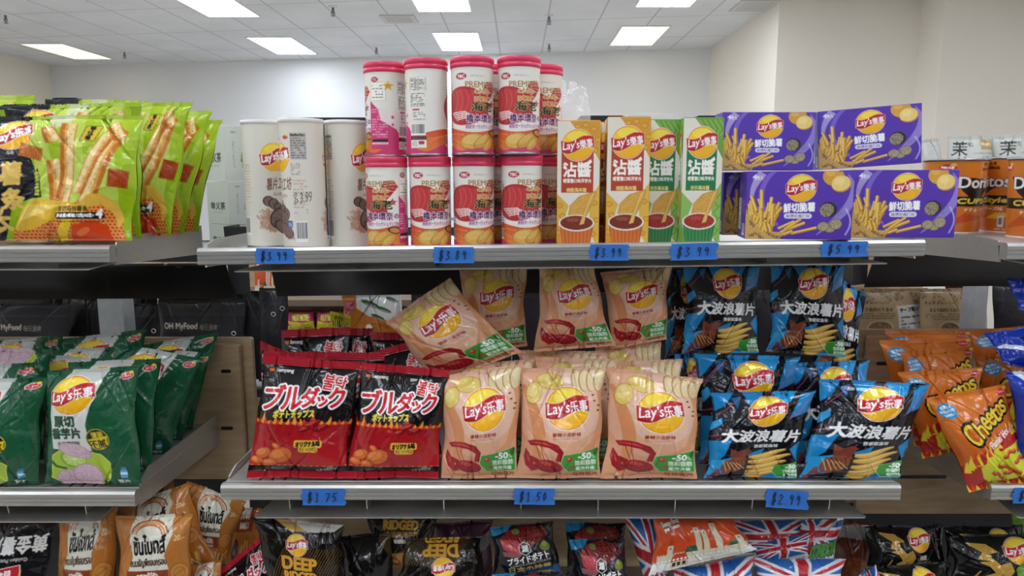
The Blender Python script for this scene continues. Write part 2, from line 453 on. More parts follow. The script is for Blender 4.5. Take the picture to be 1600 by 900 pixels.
def back_board(x0, x1, Y, z0, z1, label, slots):
    o = empty('back_board', ((x0 + x1) / 2, Y, z0), label, 'back board', 'plywood back boards')
    cx = (x0 + x1) / 2; w2 = (x1 - x0) / 2; h = z1 - z0
    a = MB(); a.prism([(-w2, 0), (w2, 0), (w2, h - .004), (w2 - .004, h), (-w2 + .004, h), (-w2, h - .004)], 'y', 0, .014); a.build('panel', M['wood'], o)
    if slots:
        a = MB()
        for x, z, l in slots:
            r = .004; pts = []
            for k in range(9): t = PI / 2 + PI * k / 8; pts.append((x - cx + r * math.cos(t), z - z0 + r * math.sin(t)))
            for k in range(9): t = -PI / 2 + PI * k / 8; pts.append((x - cx + l + r * math.cos(t), z - z0 + r * math.sin(t)))
            a.prism(pts, 'y', -.0008, -.0002)
        a.build('slots', M['black'], o)
p = at(397, 600, 1.585); q = at(376, 600, 1.56)
back_board(-1.9, p.x, 1.585, .875, 1.198, 'plywood board behind the dark green bags, rear one', None)
sl = [(at(348, 580, 1.56).x, at(348, 580, 1.56).z, .015), (at(348, 669, 1.56).x, at(348, 669, 1.56).z, .02)]
back_board(-1.9, q.x, 1.56, .87, 1.188, 'plywood board with slots behind the dark green bags, front one', sl)
p = at(1332, 600, 1.585); q = at(1352, 600, 1.56)
s3 = at(1405, 745, 1.56)
back_board(p.x, 2.1, 1.585, .80, 1.217, 'plywood board behind the orange corn puff bags, rear one', None)
back_board(q.x, 2.1, 1.56, .785, 1.206, 'plywood board with a long slot behind the orange corn puff bags, front one', [(s3.x, s3.z, .105), (at(1372, 568, 1.56).x, at(1372, 568, 1.56).z, .02)])
back_board(XC0, XC1, 1.575, .50, .905, 'plywood board low behind the heaped bags of the bottom shelf', None)

# shelves of the far side of the same shelving, back to back
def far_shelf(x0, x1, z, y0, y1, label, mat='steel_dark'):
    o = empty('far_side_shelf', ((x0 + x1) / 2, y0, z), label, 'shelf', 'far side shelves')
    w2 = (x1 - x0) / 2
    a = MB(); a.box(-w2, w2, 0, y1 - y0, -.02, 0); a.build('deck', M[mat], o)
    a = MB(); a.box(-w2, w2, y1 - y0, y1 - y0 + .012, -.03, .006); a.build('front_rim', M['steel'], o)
far_shelf(-1.9, XC0 - .10, 1.375, 1.74, 2.09, 'far side top shelf behind the lime green pouches')
far_shelf(XC0 - .08, XC1 + .06, 1.44, 1.74, 2.09, 'far side top shelf behind the cans and cartons')
far_shelf(0.78, 2.1, 1.44, 1.74, 2.09, 'far side top shelf behind the orange cups')
far_shelf(-1.9, XC1 + .06, 1.03, 1.74, 2.09, 'far side middle shelf behind the dark green and red bags')
far_shelf(0.78, 2.1, 1.03, 1.74, 2.09, 'far side middle shelf behind the orange corn puff bags')
def bracket(px0, px1, pyt, pyb, Y, label):
    A = at(px0, pyt, Y); B_ = at(px1, pyb, Y); w2 = (B_.x - A.x) / 2
    o = empty('shelf_bracket', ((A.x + B_.x) / 2, Y, B_.z), label, 'shelf bracket', 'dark shelf brackets')
    h = A.z - B_.z; m = MB(); m.prism([(-w2 * .7, 0), (w2, .004), (w2, h), (-w2, h)], 'y', 0, .003); m.build('plate', M['steel_dark'], o)
    m = MB(); m.prism([(-w2 * .7, 0), (-w2 * .7 + .003, 0), (-w2 + .003, h), (-w2, h)], 'y', .003, .09); m.build('flange', M['steel_dark'], o)
bracket(349, 391, 354, 461, 1.645, 'dark shelf bracket between the left shelf and the middle shelf')
bracket(1334, 1354, 378, 446, 1.645, 'dark shelf bracket between the middle shelf and the right shelf')
# shelving across the next aisle
o = empty('aisle_shelving', (0.0, 3.3, 0), 'beige shelving across the next aisle, seen through the gap', 'shelving')
a = MB(); a.box(-1.9, 1.9, .42, .45, 0, 1.22); a.build('back_panel', M['wood'], o)
for z in (.35, .84, 1.0):
    a = MB(); a.box(-1.9, 1.9, 0, .42, z - .03, z); a.build('shelf_board', M['brown'], o)
for x in (-1.9, 1.88):
    a = MB(); a.box(x, x + .02, 0, .45, 0, 1.22); a.build('side_panel', M['wood'], o)

# low dark panels added to shut out the bright room behind each unit
def dark_backing(x0, x1, label):
    o = empty('added_backing_panel', ((x0 + x1) / 2, 1.60, 0), label, 'panel', 'dark panels added to hide the bright room behind')
    w2 = (x1 - x0) / 2; a = MB(); a.prism([(-w2, 0), (w2, 0), (w2, .86), (-w2, .86)], 'y', 0, .01); a.build('sheet', M['black'], o)
    a = MB(); a.tube([(-w2, .005, .862), (w2, .005, .862)], .004); a.build('top_hem', M['steel_dark'], o)
dark_backing(-1.9, XC0 - .12, 'dark panel added to block the bright room behind the orange brown bags'); dark_backing(XC0 - .10, XC1 + .08, 'dark panel added to block the bright room behind the heaped bags'); dark_backing(XC1 + .10, 2.1, 'dark panel added to block the bright room behind the black and gold bags')
# unseen shelving added behind the viewpoint to keep light off the low shelves
o = empty('added_shade_shelving', (0.0, -1.15, 0), 'dark empty shelving added behind the viewpoint to block light to the low shelves', 'shelving')
a = MB(); a.box(-3.2, 3.2, -.5, -.46, 0, 1.5); a.build('back_panel', M['steel_dark'], o)
for z in (.15, .55, 1.0, 1.42):
    a = MB(); a.box(-3.2, 3.2, -.46, 0, z - .03, z); a.build('shelf_board', M['steel_dark'], o)

# ================================================================== printed artwork (drawn in numpy, carried as mesh colours)
_gl = {}
def glyphs(s):
    """triangles of a line of text, normalised to its own bounding box (0..1, y down)"""
    if s in _gl: return _gl[s]
    cu = bpy.data.curves.new('text_line', 'FONT'); cu.body = s; cu.resolution_u = 3
    ob = bpy.data.objects.new('text_line', cu); COL.objects.link(ob)
    me = ob.to_mesh(); me.calc_loop_triangles()
    v = np.empty(len(me.vertices) * 3); me.vertices.foreach_get('co', v); v = v.reshape(-1, 3)[:, :2]
    t = np.empty(len(me.loop_triangles) * 3, dtype=np.int32); me.loop_triangles.foreach_get('vertices', t)
    ob.to_mesh_clear(); bpy.data.objects.remove(ob); bpy.data.curves.remove(cu)
    if not len(v): v = np.zeros((3, 2)); t = np.array([0, 1, 2])
    lo = v.min(0); hi = v.max(0); d = np.maximum(hi - lo, 1e-6)
    v = (v - lo) / d; v[:, 1] = 1 - v[:, 1]
    _gl[s] = v[t.reshape(-1, 3)]
    return _gl[s]

class Cv:
    """a canvas in sRGB; coordinates in print units, y down"""
    def __init__(s, W, H, k=5, bg='#ffffff'):
        s.W, s.H, s.k = W, H, k
        s.n, s.m = int(round(W * k)), int(round(H * k))
        s.a = np.empty((s.m, s.n, 3)); s.a[:] = hexc(bg)
        s.T = np.eye(3); s.st = []
        s.rng = np.random.default_rng(5)
    def push(s, dx=0, dy=0, rot=0, sx=1, sy=None, shx=0):
        s.st.append(s.T); c, n = math.cos(math.radians(rot)), math.sin(math.radians(rot))
        sy = sx if sy is None else sy
        s.T = s.T @ np.array([[1, 0, dx], [0, 1, dy], [0, 0, 1]]) @ np.array([[c, -n, 0], [n, c, 0], [0, 0, 1]]) @ np.array([[sx, shx, 0], [0, sy, 0], [0, 0, 1]])
    def pop(s): s.T = s.st.pop()
    def tp(s, p):
        p = np.asarray(p, float); return (p @ s.T[:2, :2].T + s.T[:2, 2]) * s.k
    def raster(s, loops, pad=0):
        """even-odd mask of closed loops (pixel coordinates); returns (mask, y0, x0)"""
        allp = np.concatenate([l.reshape(-1, 2) for l in loops])
        x0 = max(int(math.floor(allp[:, 0].min())) - 1 - pad, 0); y0 = max(int(math.floor(allp[:, 1].min())) - 1 - pad, 0)
        x1 = min(int(math.ceil(allp[:, 0].max())) + 2 + pad, s.n); y1 = min(int(math.ceil(allp[:, 1].max())) + 2 + pad, s.m)
        if x1 <= x0 or y1 <= y0: return None
        h, w_ = y1 - y0, x1 - x0
        cnt = np.zeros((h, w_ + 1), np.int32)
        A = []; B = []
        for l in loops:
            if l.ndim == 2: A.append(l); B.append(np.roll(l, -1, 0))
            else:                                   # triangles
                A.append(l.reshape(-1, 2)); B.append(np.roll(l, -1, 1).reshape(-1, 2))
        A = np.concatenate(A) - (x0, y0); B = np.concatenate(B) - (x0, y0)
        sw = A[:, 1] > B[:, 1]; A[sw], B[sw] = B[sw].copy(), A[sw].copy()
        r0 = np.clip(np.ceil(A[:, 1] - .5), 0, h).astype(int); r1 = np.clip(np.ceil(B[:, 1] - .5), 0, h).astype(int)
        n = r1 - r0; ok = n > 0; A, B, r0, n = A[ok], B[ok], r0[ok], n[ok]
        if not len(n): return None
        idx = np.repeat(np.arange(len(n)), n); off = np.arange(n.sum()) - np.repeat(np.cumsum(n) - n, n)
        rows = r0[idx] + off; yy = rows + .5
        xx = A[idx, 0] + (yy - A[idx, 1]) / (B[idx, 1] - A[idx, 1]) * (B[idx, 0] - A[idx, 0])
        ci = np.clip(np.ceil(xx - .5), 0, w_).astype(int)
        np.add.at(cnt, (rows, ci), 1)
        return (np.cumsum(cnt, 1)[:, :w_] % 2 == 1), y0, x0
    def paint(s, mk, col, al=1.0):
        if mk is None: return
        m, y0, x0 = mk; h, w_ = m.shape
        if callable(col):
            yy, xx = np.mgrid[y0:y0 + h, x0:x0 + w_]
            c = col((xx + .5) / s.k, (yy + .5) / s.k)
        else: c = hexc(col) if isinstance(col, str) else np.asarray(col)
        d = s.a[y0:y0 + h, x0:x0 + w_]; mm = (m * al)[..., None]
        d[:] = d * (1 - mm) + c * mm
    @staticmethod
    def dil(mk, r):
        if mk is None or r < .5: return mk
        m, y0, x0 = mk; o = m.copy(); R = int(round(r))
        for dy in range(-R, R + 1):
            w_ = int(math.sqrt(R * R - dy * dy) + .4)
            a = m[max(0, -dy):m.shape[0] - max(0, dy)]
            hrow = a.copy()
            for dx in range(1, w_ + 1):
                hrow[:, dx:] |= a[:, :-dx]; hrow[:, :-dx] |= a[:, dx:]
            o[max(0, dy):m.shape[0] - max(0, -dy)] |= hrow
        return o, y0, x0
    def poly(s, pts, col, al=1.0, ol=0, oc=None):
        mk = s.raster([s.tp(pts)], pad=int(ol * s.k) + 2)
        if ol and oc is not None: s.paint(s.dil(mk, ol * s.k), oc, al)
        s.paint(mk, col, al); return mk
    def ell(s, cx, cy, rx, ry, col, rot=0, al=1.0, n=40, a0=0, a1=360, ol=0, oc=None):
        t = np.radians(np.linspace(a0, a1, n)); c, q = math.cos(math.radians(rot)), math.sin(math.radians(rot))
        x = rx * np.cos(t); y = ry * np.sin(t)
        return s.poly(np.stack([cx + x * c - y * q, cy + x * q + y * c], 1), col, al, ol, oc)
    def rect(s, x0, y0, x1, y1, col, al=1.0, rr=0, ol=0, oc=None):
        if not rr: return s.poly([(x0, y0), (x1, y0), (x1, y1), (x0, y1)], col, al, ol, oc)
        p = []
        for cx, cy, a in ((x1 - rr, y0 + rr, -90), (x1 - rr, y1 - rr, 0), (x0 + rr, y1 - rr, 90), (x0 + rr, y0 + rr, 180)):
            for k in range(6): t = math.radians(a + 90 * k / 5); p.append((cx + rr * math.cos(t), cy + rr * math.sin(t)))
        return s.poly(p, col, al, ol, oc)
    def line(s, pts, wd, col, al=1.0):
        pts = np.asarray(pts, float)
        d = np.gradient(pts, axis=0); d /= np.maximum(np.linalg.norm(d, axis=1), 1e-9)[:, None]
        nrm = np.stack([-d[:, 1], d[:, 0]], 1); ww = np.broadcast_to(np.asarray(wd, float), (len(pts),))[:, None] / 2
        return s.poly(np.concatenate([pts + nrm * ww, (pts - nrm * ww)[::-1]]), col, al)
    def text(s, t, x0, y0, x1, y1, col, bold=0, ol=0, oc='#ffffff', rot=0, shear=0, al=1.0, ol2=0, oc2=None):
        g = glyphs(t); w_, h = x1 - x0, y1 - y0; cx, cy = (x0 + x1) / 2, (y0 + y1) / 2
        p = np.empty_like(g); gx = (g[..., 0] - .5) * w_; gy = (g[..., 1] - .5) * h
        gx = gx - gy * shear; c, n = math.cos(math.radians(rot)), math.sin(math.radians(rot))
        p[..., 0] = cx + gx * c - gy * n; p[..., 1] = cy + gx * n + gy * c
        q = s.tp(p.reshape(-1, 2)).reshape(-1, 3, 2)
        mk = s.raster([q], pad=int((bold + ol + ol2) * s.k) + 3)
        if mk is None: return
        if bold: mk = s.dil(mk, bold * s.k)
        if ol2: s.paint(s.dil(mk, (ol + ol2) * s.k), oc2, al)
        if ol: s.paint(s.dil(mk, ol * s.k), oc, al)
        s.paint(mk, col, al)
    def speck(s, mk, amt, size=1):
        if mk is None: return
        m, y0, x0 = mk; h, w_ = m.shape
        q = s.rng.normal(0, amt, (h // size + 1, w_ // size + 1)); q = np.kron(q, np.ones((size, size)))[:h, :w_]
        d = s.a[y0:y0 + h, x0:x0 + w_]; d += (q * m)[..., None]; np.clip(d, 0, 1, d)
    def small(s, x0, y0, x1, y1, col, rows=6, al=.8, fill=.6):
        """lines of print too small to read in the photograph"""
        hh = (y1 - y0) / rows
        for r in range(rows):
            x = x0
            while x < x1:
                l = s.rng.uniform(1, 4) * hh * .6
                if s.rng.random() < fill + .25: s.rect(x, y0 + r * hh + hh * .2, min(x + l, x1), y0 + r * hh + hh * .72, col, al * s.rng.uniform(.6, 1))
                x += l + hh * .35
    def barcode(s, x0, y0, x1, y1):
        s.rect(x0, y0, x1, y1, '#f3f1ee'); x = x0 + (x1 - x0) * .06
        while x < x1 - (x1 - x0) * .06:
            l = s.rng.choice([.4, .7, 1.1]) * (x1 - x0) / 34; s.rect(x, y0 + (y1 - y0) * .06, x + l, y1 - (y1 - y0) * .16, '#1b1b1d'); x += l * 2
    def done(s):
        q = 2; h, w_ = s.m // q * q, s.n // q * q
        return lin(np.clip(s.a[:h, :w_].reshape(h // q, q, w_ // q, q, 3).mean((1, 3)), 0, 1))

def grad(c0, c1, ax, a, b):
    c0, c1 = hexc(c0), hexc(c1)
    def f(x, y):
        t = np.clip(((x if ax == 'x' else y) - a) / (b - a), 0, 1)[..., None]; return c0 * (1 - t) + c1 * t
    return f
def radial(c0, c1, cx, cy, r):
    c0, c1 = hexc(c0), hexc(c1)
    def f(x, y):
        t = np.clip(np.hypot(x - cx, y - cy) / r, 0, 1)[..., None]; return c0 * (1 - t) + c1 * t
    return f

def crisp_logo(c, cx, cy, r, cn='乐事', rot=0, sq=1.0):
    c.push(cx, cy, rot, r / 10 * sq, r / 10)
    c.ell(0, 0, 10.7, 10.7, '#f7efe2'); c.ell(0, 0, 10.3, 10.3, '#d8342a')
    c.ell(0, 0, 10, 10, '#f6cd1e'); c.ell(0, 3.5, 8.5, 6.3, '#f2a524', al=.55); c.ell(0, -6, 6.5, 3.2, '#fde35a', al=.8)
    t = np.linspace(0, 1, 24); x = -10.6 + 21.2 * t
    up = -3.6 + 1.6 * np.sin(t * 2 * PI) * .9 - 1.2 * t; lo = up + 7.6 - .5 * t
    c.poly(np.concatenate([np.stack([x, up], 1), np.stack([x, lo], 1)[::-1]]), '#c3202b', ol=.55, oc='#f3dfc0')
    c.poly(np.concatenate([np.stack([x, lo - 1.3], 1), np.stack([x, lo], 1)[::-1]]), '#96141f', al=.6)
    c.text("Lay's", -9.6, -3.1, 1.2, 3.9, '#ffffff', bold=.28, shear=.16, rot=-4)
    c.text(cn, 1.5, -3.5, 9.8, 2.2, '#ffffff', bold=.26, rot=-4)
    c.pop()
def green_flash(c, x0, y0, x1, y1):
    w_, h = x1 - x0, y1 - y0
    c.poly([(x0 + w_ * .05, y0 + h * .2), (x0 + w_ * .45, y0 + h * .12), (x0 + w_ * .9, y0 - h * .05), (x1, y0 + h * .1), (x1, y1), (x0 + w_ * .2, y1), (x0, y0 + h * .6)], '#3d9c3b', ol=.4, oc='#bfe2a0')
    c.text('-50', x0 + w_ * .45, y0 + h * .12, x0 + w_ * .8, y0 + h * .4, '#ffffff', bold=.35); c.text('%', x0 + w_ * .82, y0 + h * .22, x0 + w_ * .92, y0 + h * .4, '#e8f4e0')
    c.text('饱和脂肪', x0 + w_ * .36, y0 + h * .46, x1 - w_ * .06, y0 + h * .7, '#f2f8ec', bold=.2); c.text('配方升级', x0 + w_ * .4, y0 + h * .76, x1 - w_ * .1, y0 + h * .95, '#f2f8ec', bold=.15)
def crisp(c, x, y, rx, ry, rot=0, base='#e2c46a', hi='#f0dc92', rim='#b98d35'):
    c.ell(x, y, rx, ry, rim, rot); m = c.ell(x, y, rx * .94, ry * .93, base, rot); c.ell(x - rx * .15, y - ry * .2, rx * .6, ry * .55, hi, rot, al=.6); c.speck(m, .035, 2)
def fry(c, x0, y0, x1, y1, w_, base='#e6b64a', side='#c98d2c', hi='#f4d47c'):
    p = np.array([(x0, y0), (x1, y1)], float); d = (p[1] - p[0]); d /= max(np.linalg.norm(d), 1e-6); n = np.array([-d[1], d[0]])
    def q(a, b): return [p[0] + n * a, p[1] + n * a, p[1] + d * w_ * .12 + n * (a + b) / 2, p[1] + n * b, p[0] + n * b]
    c.poly(q(-w_ / 2, w_ / 2), side); c.poly(q(-w_ / 2 + w_ * .04, w_ * .22), base); c.poly(q(-w_ * .36, -w_ * .1), hi, al=.8)

ART = {}
def art(f): ART[f.__name__[2:]] = f; return f
_rendered = {}
def artwork(k):
    if k not in _rendered: _rendered[k] = ART[k]()
    return _rendered[k]

@art
def a_red():
    c = Cv(100, 126, 5, '#141013')
    c.rect(0, 66, 100, 112, grad('#9c151d', '#b81e25', 'y', 66, 112))
    rng = np.random.default_rng(3)
    xs = np.linspace(0, 100, 60)
    for yb, sg in ((66, -1), (112, 1)):
        top = yb + sg * (2 + 4.5 * np.abs(rng.normal(0, 1, 60))); col = '#e8912c'
        for i in range(0, 59, 2):
            c.poly([(xs[i] - 2, yb), (xs[i] + rng.uniform(-1.5, 1.5), top[i]), (xs[i] + 3, yb), (xs[i] + 1, yb - sg * 1.2)], col if i % 4 else '#c8342a')
    for x, y, r in ((62, 66, 9), (72, 70, 8), (55, 72, 6)): c.ell(x, y, r, r * .45, '#7d0f16', -25 + x % 20); c.ell(x - 1, y - 1, r * .7, r * .18, '#d8443a', -25, al=.7)
    for k in range(14): x, y = rng.uniform(8, 92), rng.uniform(68, 100); c.ell(x, y, rng.uniform(.6, 1.6), rng.uniform(.5, 1.1), '#7a0d15')
    for x, y, rx, ry, ro in ((14, 98, 9, 6, -20), (8, 106, 7, 4, 10), (33, 100, 13, 9, -15), (28, 90, 5, 3, 30), (22, 108, 8, 4, 0)): crisp(c, x, y, rx, ry, ro, '#d9692c', '#ee9a4c', '#9c3415')
    c.rect(0, 112, 100, 119, '#151012')
    c.text('CHEESE', 16, 113.5, 38, 116.5, '#5a4a48'); c.text('SPICY', 70, 114, 92, 117, '#c9c2c0', bold=.1, rot=-6); c.ell(84, 113.5, 4, 2, '#c9c2c0', al=.5)
    c.rect(7, 12, 12, 15, '#e2641e'); c.text('Samyang', 14, 11.5, 33, 16, '#f1ecea', bold=.2)
    c.text('불닭', 67, 15, 90, 31, '#d3202c', bold=.35, ol=1.0, oc='#fff6f2', rot=9)
    c.push(48, 39, -2, 1)
    c.text('ブ', -42, -12, -20, 12, '#cf1f2b', bold=.75, ol=1.5, oc='#ffffff', shear=.05)
    c.text('ル', -21, -10, 0, 12, '#cf1f2b', bold=.75, ol=1.5, oc='#ffffff')
    c.text('ダ', -2, -10, 16, 10, '#cf1f2b', bold=.75, ol=1.5, oc='#ffffff')
    c.text('ッ', 15, -1, 26, 9, '#cf1f2b', bold=.9, ol=1.5, oc='#ffffff')
    c.text('ク', 26, -10, 42, 11, '#cf1f2b', bold=.75, ol=1.5, oc='#ffffff')
    c.pop()
    c.text('ポテトチップス', 21, 52, 62, 60, '#e9d548', bold=.3, rot=-3)
    c.rect(47, 83, 76, 91, '#e3b93c', rr=2); c.rect(52, 90, 72, 96, '#e3b93c', rr=2)
    c.text('オリジナル味', 49, 84, 74, 90, '#1d1510', bold=.35, rot=-4); c.text('불닭 오리지널', 53, 91, 71, 95, '#3a2a10', bold=.1)
    c.rect(0, 0, 100, 8.5, '#b31b2b'); c.rect(0, 118.5, 100, 126, '#b31b2b')
    return c.done(), 0.068, 0.06, '#141013'

@art
def a_pink():
    c = Cv(100, 138, 5, '#dd9f7a')
    c.ell(62, 45, 70, 66, '#e2ab8a'); c.ell(60, 40, 44, 50, '#e6bba2', 10)
    t = np.linspace(0, 1, 40)
    c.line(np.stack([2 + 14 * np.sin(t * PI * .9) + 10 * t, 20 + 110 * t], 1), 5 + 10 * np.sin(t * PI), '#d98f5f')
    c.line(np.stack([20 + 80 * t, 128 - 46 * t * t], 1), 3 + 7 * np.sin(t * PI), '#dd9a6c')
    c.line(np.stack([94 + 5 * np.sin(t * 5), 20 + 90 * t], 1), 7, '#dc9b6e')
    for x, y, r in ((13, 26, 11), (36, 15, 14)): pass
    crisp(c, 36, 16, 16, 10, 8); crisp(c, 15, 30, 10, 14, 12); crisp(c, 30, 12, 12, 6, -10, '#d9bb60')
    for x in (66, 75, 84, 93):
        c.ell(x, 15, 6.5, 14, '#b48a5a', -14 + (x - 66) * .3); m = c.ell(x + .8, 15, 5.8, 13.2, '#e6cf9e', -14 + (x - 66) * .3); c.ell(x + 1.5, 11, 3, 8, '#f0dfb8', -14, al=.6); c.speck(m, .02, 3)
    for x, y in ((90, 40), (94, 52), (88, 33), (95, 46)): c.ell(x, y, 1.6, 1.2, '#7d2d1e')
    crisp_logo(c, 56, 49, 25.5, '乐事', -4)
    c.text('香辣小龙虾味', 38, 78.5, 73, 83.5, '#9e3527', bold=.22, rot=-2); c.text('Spicy Crayfish Flavor', 39, 84.5, 72, 87.5, '#b06a54', bold=.05, rot=-2)
    # crayfish
    c.push(-2, 9, 0, 1.0, .94)
    R, D, Hh = '#a81f2a', '#7a121c', '#d1564e'
    for pts, w_ in (([(50, 112), (52, 100), (46, 93), (36, 90)], 7), ([(34, 120), (24, 112), (15, 108)], 6)):
        p = np.array(pts, float); c.line(p, w_, D); c.line(p - .6, w_ * .7, R)
    c.poly([(10, 86), (18, 84), (32, 85), (44, 90), (52, 98), (48, 100), (38, 94), (24, 91), (14, 91)], R, ol=.5, oc=D); c.poly([(12, 87), (30, 87), (42, 92), (30, 89.5)], Hh)
    c.poly([(8, 96), (13, 103), (20, 116), (26, 124), (20, 126), (11, 118), (7, 106)], R, ol=.5, oc=D); c.poly([(10, 102), (16, 114), (13, 112)], Hh)
    c.ell(39, 119, 17, 8.5, D, 12); m = c.ell(39, 118, 16, 7.6, R, 12); c.ell(36, 115, 9, 2.6, Hh, 14, al=.8); c.speck(m, .03, 3)
    for k in range(6): c.line([(24 + k * 5, 112), (20 + k * 5.2, 125)], .7, D)
    for pts in ([(30, 112), (24, 100), (20, 90)], [(33, 111), (28, 98), (27, 86)], [(45, 124), (40, 131), (30, 134)], [(50, 122), (54, 130)]): c.line(np.array(pts, float), .7, '#6d1620')
    c.pop()
    green_flash(c, 52, 101, 98, 128); c.ell(62, 112, 3.4, 3.4, '#c5382c'); c.ell(61, 111, 1.2, 1, '#ef9a8a'); c.ell(66, 122, 2.6, 2.2, '#c5382c'); c.ell(95, 104, 3, 5, '#1f6d2c', 20)
    c.text('马铃薯片', 66, 129.5, 96, 135, '#b06a4a', bold=.35)
    return c.done(), 0.035, 0.035, '#dfa583'

@art
def a_blue():
    c = Cv(100, 118, 5, '#12141a')
    B, B2, Pk = '#1c86c4', '#2f9cd8', '#b23c6e'
    for pts, col in (([(0, 0), (22, 0), (8, 20), (0, 26)], B), ([(30, 0), (52, 0), (44, 16), (36, 22)], B), ([(60, 0), (82, 0), (76, 14), (62, 24)], B2), ([(86, 4), (100, 0), (100, 28), (80, 36)], B),
                     ([(0, 40), (8, 34), (9, 42), (0, 52)], B2), ([(0, 66), (22, 62), (14, 84), (0, 100)], B), ([(2, 92), (34, 84), (26, 110), (0, 118)], B2),
                     ([(40, 84), (60, 76), (52, 96)], B), ([(88, 78), (100, 66), (100, 96)], B), ([(60, 108), (100, 100), (100, 118), (40, 118)], B), ([(18, 8), (28, 4), (22, 22)], '#0e5d93')):
        c.poly(pts, col)
    for a, b in (((4, 30), (28, 6)), ((52, 20), (60, 2)), ((78, 38), (100, 22)), ((0, 60), (18, 54)), ((30, 84), (42, 74)), ((84, 30), (98, 10))): c.line(np.array([a, b], float), .8, Pk)
    crisp_logo(c, 54, 26, 19, '乐事', -3)
    c.text('大', 11, 49, 27, 66, '#f1f1f1', bold=.9, rot=-4); c.text('波浪薯片', 28, 51, 96, 67, '#efefef', bold=.6, shear=.08, rot=2)
    c.text('铁板鱿鱼味', 47, 70.5, 74, 75, '#e4e4e4', bold=.25)
    # squid and crisps
    c.push(-6, -9, 0, 1.1, 1.1)
    c.poly([(24, 76), (32, 80), (40, 77), (46, 80), (41, 87), (43, 92), (28, 92), (25, 86)], '#7c3a2a', ol=.4, oc='#4e2016')
    m = c.ell(29, 98, 13, 10, '#8d4a30', -25); c.speck(m, .03, 3)
    for k in range(5): c.line(np.array([(17 + k * 3.6, 92 + k * .6), (24 + k * 4.4, 106 - k * .8)]) , .9, '#e3b87a'); c.line(np.array([(20 + k * 4, 90), (22 + k * 4.4, 101)]), .7, '#3d1c12')
    t = np.linspace(0, 1, 14)
    for k in range(5): c.line(np.stack([22 - 10 * t - k * 1.2, 106 + k * 1.6 + 3.5 * np.sin(t * 6 + k)], 1), 1.6 * (1 - .6 * t) + .3, '#8a3a3a')
    for y, x1, yy in ((88, 82, 82), (94, 88, 88), (101, 84, 96), (107, 82, 103), (111, 74, 110)):
        p = np.stack([44 + (x1 - 44) * t, y + (yy - y) * t + 2.2 * np.sin(t * 5)], 1)
        c.line(p, 7.4 * np.sin(np.clip(t * PI * .9 + .35, 0, PI)) + 1, '#a06a24'); c.line(p - (0, .6), 6 * np.sin(np.clip(t * PI * .9 + .35, 0, PI)) + .4, '#e0b452'); c.line(p - (0, 1.6), 2 * np.sin(t * PI) + .2, '#f0cf82')
    c.pop()
    green_flash(c, 72, 97, 104, 116)
    return c.done(), 0.03, 0.03, '#14202c'

@art
def a_taro():
    c = Cv(100, 132, 5, '#1d5738')
    rng = np.random.default_rng(8)
    for k in range(90):
        x, y, a = rng.uniform(0, 100), rng.uniform(0, 132), rng.uniform(0, PI); l = rng.uniform(1.5, 3)
        c.line(np.array([(x - l * math.cos(a), y - l * math.sin(a)), (x + l * math.cos(a), y + l * math.sin(a))]), .8, '#123d26')
    c.poly([(30, 0), (71, 0), (62, 30), (52, 62), (53, 92), (13, 88), (11, 50), (16, 26)], '#d9dcd6')
    c.poly([(30, 0), (71, 0), (67, 14), (27, 12)], '#c6c9c4')
    crisp_logo(c, 38, 27, 20, '乐事', -5, 1.15)
    c.text('原切', 17, 50, 41, 62, '#1c4a34', bold=.7); c.text('香芋片', 13, 64, 45, 76, '#1c4a34', bold=.7); c.text('沁爽青柠味', 19, 79.5, 42, 84, '#47604f', bold=.15)
    c.poly([(12, 96), (24, 88), (40, 92), (62, 96), (72, 106), (71, 126), (58, 132), (18, 131), (10, 122)], '#a9c23f', ol=.9, oc='#dbe86a')
    c.ell(33, 101, 14, 10, '#7fae3a', 25); c.ell(34, 101, 12, 8.2, '#b9d468', 25)
    for k in range(8):
        a = k * PI / 4; c.line(np.array([(34, 101), (34 + 10 * math.cos(a), 101 + 7 * math.sin(a))]), .6, '#e3efb4')
    c.poly([(10, 100), (16, 108), (26, 111), (26, 114), (14, 110), (9, 104)], '#2f6a30')
    for x, y, rx, ry, ro in ((36, 91, 18, 8, 22), (27, 124, 13, 11, 0), (47, 121, 17, 14, 20)):
        c.ell(x, y, rx, ry, '#b98aa0', ro); m = c.ell(x, y, rx * .94, ry * .93, '#cfb0bd', ro); c.speck(m, .09, 2)
    c.ell(62, 78, 12.5, 12.5, '#c9b52f'); c.ell(62, 78, 11.5, 11.5, '#191a14'); c.poly([(51, 78), (73, 74), (72, 84), (66, 89), (56, 88)], '#d6be2a')
    c.text('薄脆', 56, 69, 69, 76.5, '#d9c136', bold=.12, rot=-6); c.text('不腻', 53, 78.5, 71, 88, '#17170f', bold=.25, rot=-6)
    c.ell(89, 10, 7, 4, '#f0e4d0', -8); c.ell(89, 10, 6.3, 3.3, '#c4262e', -8); c.ell(93, 6.5, 2.5, 1.6, '#e9c53a'); c.text('百事食品', 84.5, 8.6, 93.5, 11.4, '#ffffff', bold=.1, rot=-8)
    c.rect(82, 114, 89, 124, '#5ba4cf', rr=1.5); c.rect(83.5, 111, 88, 114, '#3c85b8'); c.rect(82, 117, 89, 120, '#d6e6ef'); c.text('薯片', 78, 126, 90, 130, '#c9d6cc', bold=.2)
    return c.done(), 0.03, 0.02, '#184a30'

